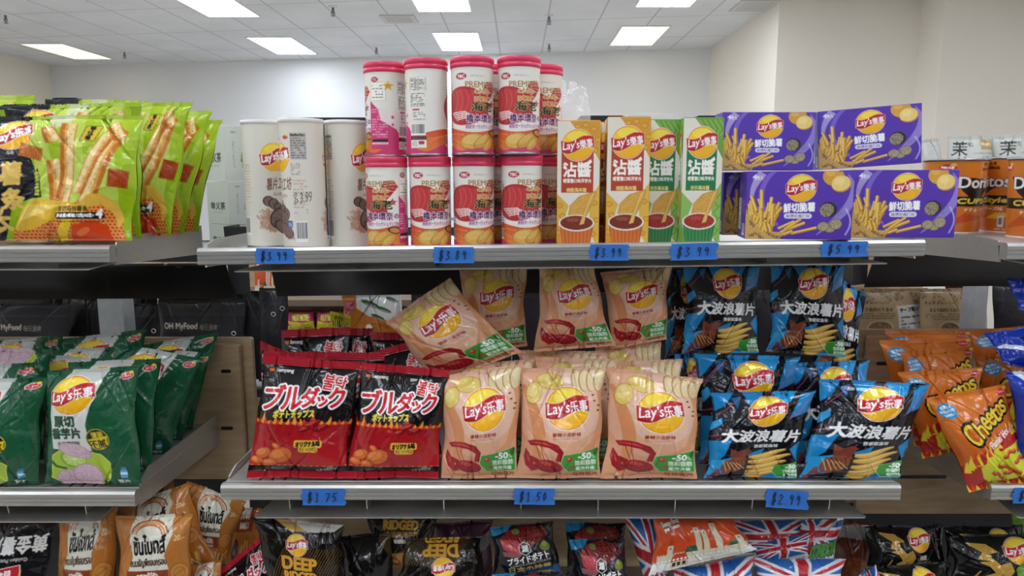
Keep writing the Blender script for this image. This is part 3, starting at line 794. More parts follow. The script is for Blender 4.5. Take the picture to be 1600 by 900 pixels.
@art
def a_fries():
    c = Cv(100, 84, 6, '#9dbb1a')
    c.rect(0, 0, 100, 84, grad('#a9c526', '#90b314', 'y', 0, 84))
    for x in (36, 58, 78): c.poly([(x, 0), (x + 10, 0), (x + 14, 60), (x + 3, 60)], '#c8d96a', al=.7)
    c.poly([(46, 0), (60, 0), (60, 8), (47, 9)], '#cfd6a4')
    c.rect(54, 1.4, 61, 3.0, '#e8e4c8', rr=.7)
    # potato sticks
    for x0, y0, x1, y1, w_ in ((47, 8, 50, 18, 8), (49, 30, 54, 58, 8.5), (60, 6, 57, 59, 8.5), (72, 60, 90, 10, 9), (66, 52, 84, 14, 7), (84, 6, 90, 16, 7)):
        fry(c, x0, y0, x1, y1, w_ * 1.12, '#dd9f48', '#c06f22', '#efdca2')
        q_ = np.array([(x0, y0), (x1, y1)], float); n_ = np.array([-(q_[1] - q_[0])[1], (q_[1] - q_[0])[0]]); n_ /= np.linalg.norm(n_); c.line(q_ - n_ * w_ * .22, w_ * .5, '#ecd596', .85)
        p = np.array([(x0, y0), (x1, y1)], float)
        for k in range(30):
            t = c.rng.random(); q = p[0] + (p[1] - p[0]) * t + c.rng.normal(0, w_ * .18, 2); c.ell(q[0], q[1], .5, .4, '#f0d79a' if k % 2 else '#b5691f', al=.6)
    # black panel
    c.poly([(0, 0), (33, 0), (29.5, 14), (36, 30), (43.5, 54), (28, 60), (20, 84), (0, 84)], '#1b1d22')
    c.poly([(36, 54), (39.5, 35), (41, 40), (44, 55), (38.5, 56)], '#1b1d22')
    crisp_logo(c, 25, 13.5, 9.4, '乐事', -12, 1.35)
    for t, x0, y0, x1, y1, ro in (('薯', 19, 32, 31, 47, -6), ('条', 22, 49.5, 34, 63, -4), ('厚', 4, 35, 16, 50, -8), ('切', 6, 52, 18, 66, -8), ('长', 14, 62, 25, 78, -6)):
        c.text(t, x0, y0, x1, y1, '#e2bd62', bold=.75, rot=ro)
    for i, t in enumerate('蜂蜜芥末黄油味'): c.text(t, 38.2 + i * .35, 38 + i * 2.35, 40.6 + i * .35, 40 + i * 2.35, '#c9d83a', bold=.1)
    for i, t in enumerate('够过瘾'): pass
    c.poly([(70, 8), (79, 8), (76, 18), (67, 17.5)], '#d9b53c', ol=.3, oc='#22221c'); c.text('够', 72, 7.8, 75.5, 10.8, '#1c1c16', bold=.2); c.text('过', 71, 11, 74.5, 14, '#1c1c16', bold=.2); c.text('瘾', 70, 14.2, 73.5, 17.2, '#1c1c16', bold=.2)
    def waffle(x, y, w_, h, ro, a, b):
        c.push(x, y, ro, 1); m = c.poly([(-w_, -h), (w_ * .9, -h * .9), (w_, h * .8), (-w_ * .85, h)], a); c.speck(m, .06, 3)
        for k in range(-4, 5): c.line(np.array([(k * w_ / 4.6, -h), (k * w_ / 4.6 + 1, h)]), .45, b); c.line(np.array([(-w_, k * h / 4.6), (w_, k * h / 4.6)]), .4, b)
        c.pop()
    waffle(36, 25, 7, 4.5, 18, '#d8822c', '#a9561a'); waffle(91, 43, 5.5, 6, 10, '#c4521f', '#8f3212')
    # honeycomb and cheese
    def comb(pts):
        m = c.poly(pts, '#cf5a22'); mk, y0, x0 = m; h, w_ = mk.shape
        yy, xx = np.mgrid[y0:y0 + h, x0:x0 + w_]; X = xx / c.k / 2.6; Y = yy / c.k / 2.25; r = np.floor(Y); fx = (X + (r % 2) * .5) % 1 - .5; fy = Y % 1 - .5
        d = np.hypot(fx, fy); c.paint((mk & (d > .40), y0, x0), '#edb35a', .8); c.paint((mk & (d < .22), y0, x0), '#b93c17', .6)
    comb([(26, 78), (40, 66), (68, 58), (84, 55), (94, 64), (96, 84), (24, 84)])
    c.poly([(27, 76), (34, 62), (42, 56), (60, 58), (74, 62), (70, 68), (52, 70), (40, 76), (30, 78)], '#e9bb3a'); c.poly([(30, 72), (38, 60), (56, 60), (44, 66)], '#f5d876', al=.8)
    c.poly([(68, 60), (73, 53), (82, 53), (92, 60), (96, 70), (92, 76), (90, 66), (82, 60), (74, 62)], '#e3b446'); c.poly([(50, 84), (58, 70), (66, 68), (62, 76), (57, 84)], '#f0c832')
    c.poly([(60, 84), (64, 74), (76, 70), (86, 74), (88, 84)], '#d8461c'); c.ell(70, 78, 5, 2, '#ee8a42', -30, al=.7)
    c.text('原切马铃薯条', 54.5, 61, 74, 64.5, '#5a4a20', bold=.1)
    c.rect(52.5, 65, 84.5, 69.6, '#191a1e', rr=2.2); c.text('净含量/规格:72克(18克×', 54, 65.9, 78, 68.8, '#ffffff', bold=.12, shear=.15); c.text('4', 79.5, 63, 83, 69, '#ffffff', bold=.3, shear=.15)
    c.text('袋装内含独立小包 产品以实物为准', 55, 70.6, 84, 72, '#3b2a18')
    return c.done(), 0.03, 0.02, '#8fae20'

@art
def a_cheetos():
    c = Cv(100, 112, 5, '#d06f22')
    c.rect(0, 0, 100, 112, grad('#d4772a', '#c8601a', 'y', 0, 70))
    rng = np.random.default_rng(4)
    c.poly([(0, 82), (20, 70), (52, 60), (100, 46), (100, 112), (0, 112)], '#b0201a')
    for k in range(26):
        x = rng.uniform(0, 100); y = 84 - .38 * x + rng.uniform(-3, 3); h = rng.uniform(6, 13)
        c.poly([(x - 3, y + 5), (x - 1, y - h * .4), (x + 2, y - h), (x + 2.5, y - h * .2), (x + 5, y + 5)], '#e9d02c' if k % 3 else '#d33a1a')
    c.poly([(22, 84), (50, 70), (100, 62), (100, 100), (40, 108), (26, 98)], '#d8d52a'); c.poly([(34, 86), (70, 76), (100, 72), (100, 92), (50, 100)], '#c6d41e', al=.7)
    for x0, y0, x1, y1 in ((48, 84, 72, 92), (60, 76, 84, 70), (76, 84, 98, 80), (58, 94, 84, 96), (88, 72, 100, 66), (40, 92, 56, 100)):
        t = np.linspace(0, 1, 12); p = np.stack([x0 + (x1 - x0) * t, y0 + (y1 - y0) * t + 1.5 * np.sin(t * 9)], 1); c.line(p, 4.6, '#8f1c10'); c.line(p - (0, .5), 3.4, '#cf3a1c'); c.line(p - (0, 1.3), .8, '#f08a4a')
    for k in range(14):
        x = k * 8; c.poly([(x - 3, 112), (x, 112 - rng.uniform(6, 12)), (x + 5, 112)], '#d9381a' if k % 2 else '#e9c92c')
    c.push(54, 36, -22, 1)
    for dx, t, s_ in ((-28, 'C', 1.25), (-12, 'h', 1), (0, 'e', .8), (10, 'e', .8), (19, 't', .9), (28, 'o', .75), (37, 's', .75)):
        c.text(t, dx - 6.5 * s_, -11 * s_, dx + 6.5 * s_, 11 * s_, '#141210', bold=1.9)
    for dx, t, s_ in ((-28, 'C', 1.25), (-12, 'h', 1), (0, 'e', .8), (10, 'e', .8), (19, 't', .9), (28, 'o', .75), (37, 's', .75)):
        c.text(t, dx - 5.6 * s_, -9.5 * s_, dx + 5.6 * s_, 9.5 * s_, '#eec62e', bold=.55)
    c.text('Flamin’ Hot', -16, 17, 22, 25, '#f3e2d6', bold=.5, ol=.9, oc='#b3221a'); c.text('Crunchy', 24, 22, 42, 28, '#f3e2d6', bold=.2, ol=.6, oc='#b3221a')
    c.pop()
    c.ell(14, 17, 11, 9, '#3f93c8'); c.text('世界の', 7, 11, 21, 14.5, '#e8f3fa', bold=.15, rot=-8); c.text('やみつきの', 5, 15.5, 23, 19, '#e8f3fa', bold=.15, rot=-8); c.text('味わい', 8, 20, 20, 23, '#e8f3fa', bold=.15, rot=-8)
    c.ell(92, 7, 7, 3.4, '#c4262e', -6); c.ell(97, 3.5, 2.6, 2, '#e9c53a'); c.text('Fritolay', 87, 5.5, 97, 8.6, '#ffffff', bold=.1)
    return c.done(), 0.04, 0.05, '#c8661e'

@art
def a_bluebag():
    c = Cv(100, 110, 4, '#1638b4')
    c.rect(0, 0, 100, 110, grad('#1a42c4', '#102a8e', 'y', 0, 110))
    c.poly([(30, 40), (60, 26), (100, 30), (100, 60), (70, 72), (40, 60)], '#15161c')
    for k in range(8): c.line(np.array([(40 + k * 7, 30), (34 + k * 8, 62)]), .7, '#8a3a52')
    c.poly([(0, 50), (12, 46), (46, 78), (40, 84)], '#d7dbe6')
    c.text('チップス', 40, 78, 90, 92, '#e8e8ee', bold=.6)
    return c.done(), 0.04, 0.04, '#12309a'

@art
def a_deep():
    c = Cv(100, 110, 5, '#171410')
    for k in range(26): c.line(np.array([(10 + k * 3.6, 74 - k * .2), (34 + k * 3.4, 30)]), .8, '#6b4c1c')
    c.poly([(24, 0), (80, 0), (66, 10), (42, 14)], '#c9a35a'); c.poly([(40, 0), (100, 0), (92, 8), (60, 12)], '#d6d2cc')
    crisp_logo(c, 48, 29, 13, '樂事', -3)
    c.text('DEEP', 29, 44, 74, 59, '#d49a34', bold=1.0); c.text('RIDGED', 30, 62, 74, 73, '#d49a34', bold=.7); c.text('大波浪洋芋片', 31, 76, 74, 84, '#b5873a', bold=.5)
    c.poly([(62, 110), (80, 92), (100, 84), (100, 110)], '#c98a24'); c.ell(78, 100, 8, 4.5, '#54742a', -10)
    return c.done(), 0.03, 0.03, '#191611'
@art
def a_ridged():
    c = Cv(100, 90, 5, '#191510')
    for k in range(26): c.line(np.array([(k * 4, 60), (20 + k * 4, 16)]), .7, '#4d3818')
    c.text('DEEP', 26, -6, 72, 9, '#c98f30', bold=1); c.text('RIDGED', 26, 12, 76, 25, '#d49a34', bold=1); c.text('大波浪洋芋片', 28, 28, 78, 37, '#b5873a', bold=.5); c.text('椒香雞汁口味', 40, 40, 72, 46, '#e6e2da', bold=.15, ol=.3, oc='#b5873a')
    c.ell(88, 48, 8, 7, '#6f8a2a'); c.poly([(0, 90), (10, 66), (50, 62), (100, 52), (100, 90)], '#c38620'); c.ell(40, 78, 12, 8, '#b5462a', 10); c.ell(40, 78, 8, 4, '#d9a23a', 10)
    return c.done(), 0.03, 0.03, '#191611'

@art
def a_thai():
    c = Cv(100, 112, 5, '#b5702c')
    c.rect(0, 0, 100, 112, grad('#b97836', '#a86022', 'y', 0, 112))
    c.poly([(30, 0), (76, 0), (82, 20), (72, 44), (76, 62), (22, 62), (28, 46), (22, 24)], '#d9d6c6')
    t = np.linspace(0, 1, 24)
    for r, col in ((19, '#a85424'), (16, '#d98b3a'), (13.5, '#b4622a')): c.line(np.stack([51 - r * 1.3 * np.cos(t * PI), 20 - r * .8 * np.sin(t * PI)], 1), 1.7, col)
    for k in range(9): a = PI * k / 8; c.line(np.array([(51 - 29 * math.cos(a), 19 - 17 * math.sin(a)), (51 - 33 * math.cos(a), 19 - 20 * math.sin(a))]), .8, '#c07a3a')
    c.text('ซันไบทส์', 29, 20, 73, 42, '#191511', bold=.85, rot=-3)
    c.text('ขนมธัญพืชอบกรอบ', 25, 47, 74, 58, '#4a3020', bold=.3, rot=-2)
    c.rect(20, 62, 75, 81, '#8a3a1c'); c.text('รสบาร์บีคิว', 35, 64, 62, 73, '#f0e6d8', bold=.35); c.text('BARBEQUE', 36, 75.5, 62, 79.5, '#f0e6d8', bold=.2)
    for k in range(3): pass
    c.ell(88, 68, 11, 12, '#8a5020'); c.ell(88, 68, 10.2, 11.2, '#c08038'); c.ell(88, 68, 6.4, 7, '#8a5020'); c.ell(88, 68, 5.8, 6.4, '#c08038'); c.line(np.array([(82, 71), (94, 64)]), .8, '#8a5020')
    c.text('20.-', 84, 22, 95, 28, '#e6c894', bold=.2)
    c.ell(30, 98, 13, 13, '#5a1a14'); c.ell(30, 98, 10, 10, '#3a0e0c'); c.ell(27, 94, 3, 2, '#b0605a')
    for x in (50, 58, 66, 75, 84): fry(c, x - 2, 110, x + 3, 86 + abs(x - 62) * .3, 7.5, '#c98a3c', '#95581c', '#e2b268')
    return c.done(), 0.03, 0.03, '#b47030'

@art
def a_pride():
    c = Cv(100, 80, 5, '#121219')
    c.poly([(0, 0), (34, 0), (26, 8), (0, 14)], '#2a86b4')
    m = c.poly([(14, 16), (30, 6), (60, 2), (84, 6), (92, 18), (66, 30), (44, 40), (20, 36)], '#7d1f1c'); c.speck(m, .05, 3)
    m = c.poly([(14, 18), (44, 22), (46, 42), (30, 40), (16, 34)], '#b8434a'); c.speck(m, .07, 3)
    for i in range(5):
        for j in range(3): c.ell(46 + i * 9, 8 + j * 7 - i * .6, 3, 2.4, '#3c0d0c'); c.ell(45.5 + i * 9, 7.4 + j * 7 - i * .6, 1.4, 1, '#c2604a', al=.6)
    c.ell(40, 9, 6, 4, '#6f7a3a', 10); c.poly([(14, 36), (46, 42), (40, 48), (16, 44)], '#8a5a60')
    hx = [(51 + 9.5 * math.sin(PI / 3 * k), 34 - 9.5 * math.cos(PI / 3 * k)) for k in range(6)]; c.poly(hx, '#16161c', ol=1, oc='#e8e6e2'); c.text('湖', 46, 29, 56, 39, '#f2f0ec', bold=.5)
    c.ell(84, 34, 8, 6.5, '#6d7a2c'); c.ell(84, 30, 4, 4, '#8a963c')
    c.text('プライドポテト', 22, 44, 86, 55, '#f1efec', bold=.45, rot=-8)
    c.text('KOIKEYA PRIDE POTATO', 26, 56, 88, 59, '#cfcac2', bold=.1, rot=-8)
    c.text('日本の神業', 24, 61, 88, 71, '#b9a25a', bold=.3, rot=-4)
    c.poly([(20, 80), (50, 68), (100, 62), (100, 80)], '#1c4e78'); c.poly([(44, 76), (66, 71), (88, 70), (90, 74), (60, 77)], '#b39a4a')
    return c.done(), 0.03, 0.03, '#14141c'

def jack(c, x0, y0, x1, y1):
    w_, h = x1 - x0, y1 - y0; W_, R_ = '#dcdde2', '#b5222e'
    c.rect(x0, y0, x1, y1, '#2a63ad')
    for wd, col in ((h * .2, W_), (h * .075, R_)):
        c.line(np.array([(x0, y0), (x1, y1)]), wd, col); c.line(np.array([(x0, y1), (x1, y0)]), wd, col)
    xm, ym = (x0 + x1) / 2, (y0 + y1) / 2
    for wd, col in ((h * .3, W_), (h * .17, R_)):
        c.line(np.array([(x0, ym), (x1, ym)]), wd, col); c.line(np.array([(xm, y0), (xm, y1)]), wd, col)
@art
def a_jack():
    c = Cv(100, 74, 5, '#2a63ad'); jack(c, -10, -2, 110, 66)
    c.rect(0, 66, 100, 74, '#dcdde2'); return c.done(), 0.03, 0.04, '#c9cbd4'
@art
def a_jacktown():
    c = Cv(100, 80, 5, '#2a63ad'); jack(c, -60, -14, 104, 60)
    c.rect(0, 60, 100, 80, '#d9dade'); c.text('LONDON', 28, 40, 98, 64, '#4c9a3c', bold=1.6, ol=1.4, oc='#17301a', rot=-6); c.text('CAFE MALL', 24, 28, 60, 34, '#e9e9ee', bold=.4, rot=-6, ol=.5, oc='#24406a')
    return c.done(), 0.03, 0.04, '#c9cbd4'
@art
def a_castle():
    c = Cv(100, 56, 6, '#cf4d20')
    c.rect(0, 0, 100, 56, grad('#d4552a', '#c9471c', 'y', 0, 40))
    c.text('Tomato Flavor', 8, 3, 30, 8, '#f4e9df', bold=.4, rot=-14, ol=.6, oc='#8c2a14'); c.text('your Tomato', 10, 9, 30, 14, '#f4e9df', bold=.3, rot=-14, ol=.6, oc='#8c2a14')
    c.rect(0, 46, 100, 56, '#e4e2de'); P, D = '#cfc6ad', '#6f6750'
    def tower(x, y, w_, roof=None, rh=6):
        c.rect(x, y, x + w_, 48, P, ol=.2, oc=D)
        if roof: c.poly([(x - .6, y), (x + w_ / 2, y - rh), (x + w_ + .6, y)], roof, ol=.2, oc=D)
        c.rect(x + w_ * .35, y + 2, x + w_ * .6, y + 4.5, D)
    c.rect(4, 40, 98, 48, P)
    for x in range(4, 98, 3): c.rect(x, 38.6, x + 1.6, 40.2, P)
    tower(14, 30, 6, '#c04020', 9); tower(44, 12, 6, '#b53a20', 4); tower(52, 16, 5.5, '#b53a20', 5); tower(64, 8, 7, '#b53a20', 4); tower(86, 28, 8)
    c.poly([(32, 40), (36, 33), (44, 33), (46, 40)], '#2c5a38'); c.poly([(76, 40), (79, 33), (86, 34), (88, 40)], '#2c5a38'); c.poly([(18, 48), (22, 40), (34, 40), (37, 48)], '#c04020'); c.poly([(58, 40), (62, 34), (66, 40)], '#c04020')
    c.rect(19, 48, 37, 55, P)
    for x in (21, 26, 31): c.rect(x, 49, x + 3.4, 53, '#1d1d1a')
    for x in range(6, 98, 4): c.ell(x, 46, 1.3, 1.3, '#e4e2de')
    return c.done(), 0.02, 0.03, '#d8d5cf'
@art
def a_goldblack():
    c = Cv(100, 70, 5, '#131313')
    G, G2 = '#b98f3a', '#d9b766'
    for pts in ([(14, 8), (32, 10), (40, 18), (28, 20), (34, 28), (20, 26), (26, 18)], [(20, 30), (34, 28), (42, 40), (36, 50), (26, 46), (34, 42), (28, 34)], [(36, 34), (48, 30), (52, 40), (44, 54), (34, 58), (42, 44)]):
        c.poly(pts, G, ol=.5, oc=G2)
    c.ell(30, 22, 3, 1.5, '#f3e3a8', al=.7)
    c.line(np.array([(8, 70), (16, 50), (20, 40)]), 1.4, G); c.line(np.array([(60, 70), (72, 56)]), 1.2, G)
    crisp_logo(c, 62, 18, 14.5, '樂事', 4)
    c.text('海鹽', 60, 38, 70, 44, '#cfc8b4', bold=.4); c.text('黑松露味', 54, 47, 78, 55, '#b9a66a', bold=.15)
    return c.done(), 0.03, 0.03, '#161616'
@art
def a_golden():
    c = Cv(100, 96, 5, '#17171a')
    c.rect(88, 0, 100, 96, '#b4722c'); c.rect(0, 84, 100, 96, '#2a1e1c')
    c.text('黄金薯片', 4, 60, 60, 78, '#e9e6e2', bold=.6); c.text('Golden Potato Chips', 20, 52, 64, 57, '#bdb8b2', bold=.2)
    c.text('黄', 62, 60, 82, 78, '#e9e6e2', bold=.6)
    c.poly([(20, 20), (60, 14), (66, 36), (24, 44)], '#e2a52a'); c.poly([(24, 34), (66, 28), (70, 42), (26, 48)], '#c4262e', ol=.8, oc='#f0e8e0'); c.text('百事食品', 32, 34, 62, 42, '#ffffff', bold=.5, rot=-8)
    return c.done(), 0.03, 0.03, '#17171a'
@art
def a_kraft():
    c = Cv(100, 130, 5, '#a58d68')
    rng = np.random.default_rng(7)
    for k in range(22): x, y = rng.uniform(0, 100), rng.uniform(2, 15); c.ell(x, y, 4.5, 2.8, '#6f5a3c', rng.uniform(0, 180)); c.ell(x, y, 3.7, 2.1, '#977f5a', rng.uniform(0, 180))
    c.text('そのままおいしい', 6, 17, 50, 20.5, '#4a3822', bold=.2); c.small(8, 33, 56, 42, '#4f3d28', 3); c.text('まるで自然のうまみ', 14, 26, 54, 31, '#3d2d1a', bold=.2)
    c.push(80, 40, -6, 1); c.rect(-20, -18, 24, 40, '#c9c6c0'); c.text('チーフ覚ってる?', -17, -15, 16, -9, '#23211f', bold=.4); c.small(-17, -4, 10, 34, '#3a3a3c', 8)
    c.ell(15, -1, 7, 8, '#8f8c88'); c.ell(15, -1, 6, 7, '#c9c6c0'); c.line(np.array([(15, -6), (12, 0), (15, 4), (18, 0), (15, -6)], float), .9, '#4a4a44'); c.pop()
    c.ell(40, 54, 16, 11, '#b9a88a'); c.ell(40, 54, 13, 8.5, '#6f4a2e'); m = c.ell(40, 54, 12, 7.5, '#8c6642'); c.speck(m, .1, 4)
    return c.done(), 0.03, 0.02, '#95805c'
@art
def a_dark():
    c = Cv(100, 70, 5, '#2a272d')
    c.rect(0, 10, 100, 11.5, '#343139'); c.rect(0, 13, 100, 13.8, '#1f1d22')
    c.text('OH MyFood', 7, 18, 46, 24.5, '#e6dccb', bold=.25); c.text('每日膳食', 49, 18.8, 70, 24, '#a89f92', bold=.1)
    return c.done(), 0.02, 0.02, '#262329'
@art
def a_nut():
    c = Cv(100, 70, 4, '#c73a74')
    c.rect(0, 0, 100, 12, '#7a2a2a'); c.poly([(0, 40), (60, 48), (100, 40), (100, 70), (0, 70)], '#c9bf34'); c.text('NUT NOSE', 22, 18, 86, 40, '#d9cf4a', bold=1.4, ol=1, oc='#7a1c4a'); c.small(6, 52, 90, 66, '#7a6a1a', 3)
    return c.done(), 0.03, 0.03, '#a63162'
@art
def a_silver():
    c = Cv(100, 150, 5, '#c9c9c6')
    c.poly([(0, 0), (24, 0), (24, 22), (44, 36), (70, 40), (100, 58), (100, 150), (0, 150)], '#b8702c'); c.rect(4, 10, 20, 26, '#b8406a'); c.small(5, 12, 19, 24, '#e6d6dc', 4)
    for x, y, r in ((50, 16, 18), (74, 26, 14), (88, 10, 12), (62, 38, 13)): c.ell(x, y, r, r * .25, '#3c5a34', 22); c.ell(x + 2, y + 3, r * .8, r * .12, '#8c8c88', 18)
    c.ell(44, 56, 6, 6, '#d8d4cc'); c.small(50, 48, 84, 62, '#7a3d14', 4)
    return c.done(), 0.03, 0.03, '#bdbdb9'
@art
def a_yellowstrip():
    c = Cv(100, 24, 4, '#c9b92c'); c.text('mama', 12, 4, 90, 18, '#22201a', bold=.8); return c.done(), 0.03, 0.03, '#b5a628'
@art
def a_jasmine():
    c = Cv(100, 190, 5, '#c6c8c0')
    c.text('茉', 8, 12, 40, 44, '#1b1b1a', bold=.5, shear=.2); c.text('莉', 6, 48, 38, 82, '#1b1b1a', bold=.5, shear=.2); c.text('茶语', 44, 14, 52, 24, '#5a5a58', bold=.2)
    c.rect(66, 9, 94, 30, '#b59c5c'); c.text('方便即饮', 69, 16, 91, 23, '#efe8d6', bold=.2); c.text('JASMINE LONGJING', 50, 36, 94, 41, '#7a7c76', bold=.1); c.text('SOYMILK TEA', 66, 44, 94, 48, '#7a7c76', bold=.1)
    return c.done(), 0.04, 0.02, '#b9bbb4'
@art
def a_green():
    c = Cv(60, 90, 4, '#5c8a2c'); c.poly([(0, 20), (60, 0), (60, 40), (0, 70)], '#77a53a'); return c.done(), 0.03, 0.03, '#4c7424'
@art
def a_brown():
    c = Cv(80, 80, 4, '#5c2c18'); c.rect(0, 4, 80, 16, '#8c8480'); m = c.ell(40, 54, 26, 20, '#7a3a1c'); c.speck(m, .05, 4); return c.done(), 0.03, 0.03, '#4f2614'
@art
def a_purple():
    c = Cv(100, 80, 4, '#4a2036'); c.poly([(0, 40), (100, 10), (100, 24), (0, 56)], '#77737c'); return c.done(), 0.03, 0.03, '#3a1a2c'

# ---------------------------------------------------------------- cans
@art
def a_chipcan():
    H = 76; c = Cv(100, H, 8, '#e9e5dc')
    # front round u = 50
    c.push(50 - 50 * 1.22, 0, 0, 1.22, 1)
    t = np.linspace(0, 1, 50); x = t * 100
    c.ell(43.5, 36, 16, 18.5, '#efeade'); c.ell(43, 34, 15.2, 17, '#b7252f'); c.ell(41, 32, 10, 13, '#cf4444', 10, al=.6)
    for k in range(7): c.line(np.stack([30 + k * 3.6 + 2 * np.sin(t * 5), 20 + 28 * t], 1), .5, '#d9766c', .7)
    c.poly([(58, 13), (64, 12), (67, 18), (62, 26), (58, 32), (60, 42), (56, 46), (50, 34)], '#b7252f')
    for k in range(5): c.line(np.array([(33 + k * 1.2, 40 + k * 1.6), (44, 39 + k * 1.4), (50, 44)], float), .8, '#f5eee6')
    for k in range(4): c.line(np.array([(58, 15 + k * 2), (66, 12 + k * 3.6)], float), .4, '#f5eee6')
    c.pop()
    top = 55 + 2.2 * np.sin(x / 100 * 4 * PI + 1.6)
    c.poly(np.concatenate([np.stack([x, top], 1), [(100, H), (0, H)]]), grad('#d9522e', '#e38a3a', 'y', 54, H))
    c.line(np.stack([x, top + 5 + 1.4 * np.sin(x / 9)], 1), .35, '#f0b26a'); c.line(np.stack([x, top + 9 + 2 * np.sin(x / 7 + 2)], 1), .35, '#f0b26a')
    bot = 70 + 3.2 * np.sin(x / 100 * 6 * PI + .4); c.poly(np.concatenate([np.stack([x, bot], 1), [(100, H), (0, H)]]), '#cf3f7a')
    for k in range(60): c.ell(c.rng.uniform(0, 100), c.rng.uniform(58, 70), .25, .25, '#f6d090')
    c.push(50 - 50 * 1.22, 0, 0, 1.22, 1)
    crisp(c, 49, 65, 8.5, 7, -20, '#d8a850', '#e9c87c', '#a9742a'); crisp(c, 56, 64.5, 9, 4.2, -48, '#cf9a40', '#e6c070', '#9c6a24'); crisp(c, 60, 67.5, 7, 3, -55, '#d2a046', '#e6c070', '#9c6a24')
    c.ell(64, 58, 4.5, 3.2, '#3a1c10', 20); c.ell(64, 58, 3.4, 2.3, '#c98a4a', 20)
    c.ell(41.5, 8.2, 3.8, 2.9, '#b2222e'); c.text('YBC', 38.9, 6.8, 44.1, 9.7, '#ffffff', bold=.08)
    c.text('ヤマザキビスケット', 47.5, 7.3, 57.5, 9, '#6d6662', bold=.05)
    G = '#c2912e'
    c.text('PREMIUM', 44.5, 13, 64, 18, G, bold=.06, ol=.1, oc='#5a3a12'); c.text('chip', 50, 18.6, 61, 24.8, G, bold=.14, ol=.22, oc='#f6ecd0'); c.text('star', 50, 25.2, 60.5, 30, G, bold=.14, ol=.22, oc='#f6ecd0')
    c.poly([(63 + (3.4 if k % 2 == 0 else 1.5) * math.sin(PI * k / 5), 32 - (3.6 if k % 2 == 0 else 1.6) * math.cos(PI * k / 5)) for k in range(10)], '#c72f6e')
    c.text('海', 48, 31, 55.5, 39, '#1c1a12', bold=.22, ol=.3, oc='#d8c878'); c.text('老', 56, 30.5, 63, 38.5, '#1c1a12', bold=.22, ol=.3, oc='#d8c878')
    c.text('橋本環奈', 45, 41.5, 63, 48.5, '#2a1a4a', bold=.14, ol=.55, oc='#f0c8dc'); c.text('の', 64, 43, 67, 47, '#2a1a4a', bold=.14, ol=.5, oc='#f0c8dc')
    c.text('無限!ガーリックシュリンプ味', 44.5, 50.3, 67, 54, '#2a1a4a', bold=.06, ol=.4, oc='#f0c8dc')
    c.pop()
    # side and back of the can
    c.poly([(71, 26), (78, 34), (80, 44), (92, 52), (98, 62), (98, 70), (71, 70)], '#cf3a76')
    c.rect(72, 10, 84, 26, '#f6f3ea', ol=.35, oc='#e0b24a', rr=1)
    for k in range(5): c.small(73, 12 + k * 2.6, 82, 13.8 + k * 2.6, '#3a3a3a', 1)
    c.poly([(86 + (5 if k % 2 == 0 else 2.2) * math.sin(PI * k / 5), 13 - (5 if k % 2 == 0 else 2.2) * math.cos(PI * k / 5)) for k in range(10)], '#e3b93c'); c.small(84, 11.5, 88, 15, '#a8402a', 3)
    c.ell(75.5, 7.2, 3, 2.4, '#b2222e'); c.text('YBC', 73.4, 6, 77.6, 8.5, '#ffffff', bold=.06)
    c.small(72, 33, 85, 60, '#f0c4d4', 12); c.text('ヤマザキビスケット株式会社', 72.5, 56, 84, 58, '#f6dbe4', bold=.05); c.rect(72, 61, 85, 63.5, '#2e2526'); c.rect(72, 64, 85, 65.6, '#f3efe8'); c.small(73, 64.2, 84, 65.4, '#333333', 1)
    c.ell(89, 41, 1.6, 2, '#f3c9d8'); c.ell(89, 41, 1, 1.3, '#cf3a76'); c.rect(87.6, 46, 90.4, 49.6, '#f3c9d8', rr=.6); c.rect(88.2, 46.8, 89.8, 48.8, '#cf3a76')
    for x0 in (94, -6):
        c.rect(x0, 8, x0 + 13, 20, '#ece8df', ol=.2, oc='#57524e')
        for k in range(6): c.line(np.array([(x0, 10 + k * 1.7), (x0 + 13, 10 + k * 1.7)]), .2, '#57524e')
        c.line(np.array([(x0 + 7.5, 8), (x0 + 7.5, 20)]), .2, '#57524e'); c.small(x0 + .6, 8.3, x0 + 7, 19.8, '#45403d', 7); c.small(x0 + 8.3, 10, x0 + 12, 19.8, '#45403d', 6, fill=.3)
        c.small(x0 + .3, 21.5, x0 + 12.5, 34, '#45403d', 7); c.rect(x0 + 2, 36, x0 + 13, 47, '#ece8df'); c.rect(x0 + 2, 35.5, x0 + 8, 37, '#cf3a76'); c.small(x0 + 2.5, 38, x0 + 12.5, 43, '#5d5753', 3); c.text('TEL:0120-945-522', x0 + 2.3, 44, x0 + 12.6, 45.8, '#45403d', bold=.05)
        c.barcode(x0, 48.5, x0 + 12.5, 59); c.rect(x0, 60, x0 + 13, 63, '#2a2524'); c.text('つながるパッケージ', x0 + 1, 60.8, x0 + 12, 62.3, '#e8e4dc', bold=.05); c.rect(x0, 63, x0 + 13, 70, '#ece8df'); c.rect(x0 + 7, 64, x0 + 11.5, 67, '#c8305e', rr=.8); c.small(x0 + .8, 64, x0 + 5.6, 69, '#8c8580', 3)
    c.small(27, 14, 30, 66, '#57524e', 22); c.barcode(24.5, 58, 29, 68)
    return c.done(), 0, 0, '#e9e5dc'
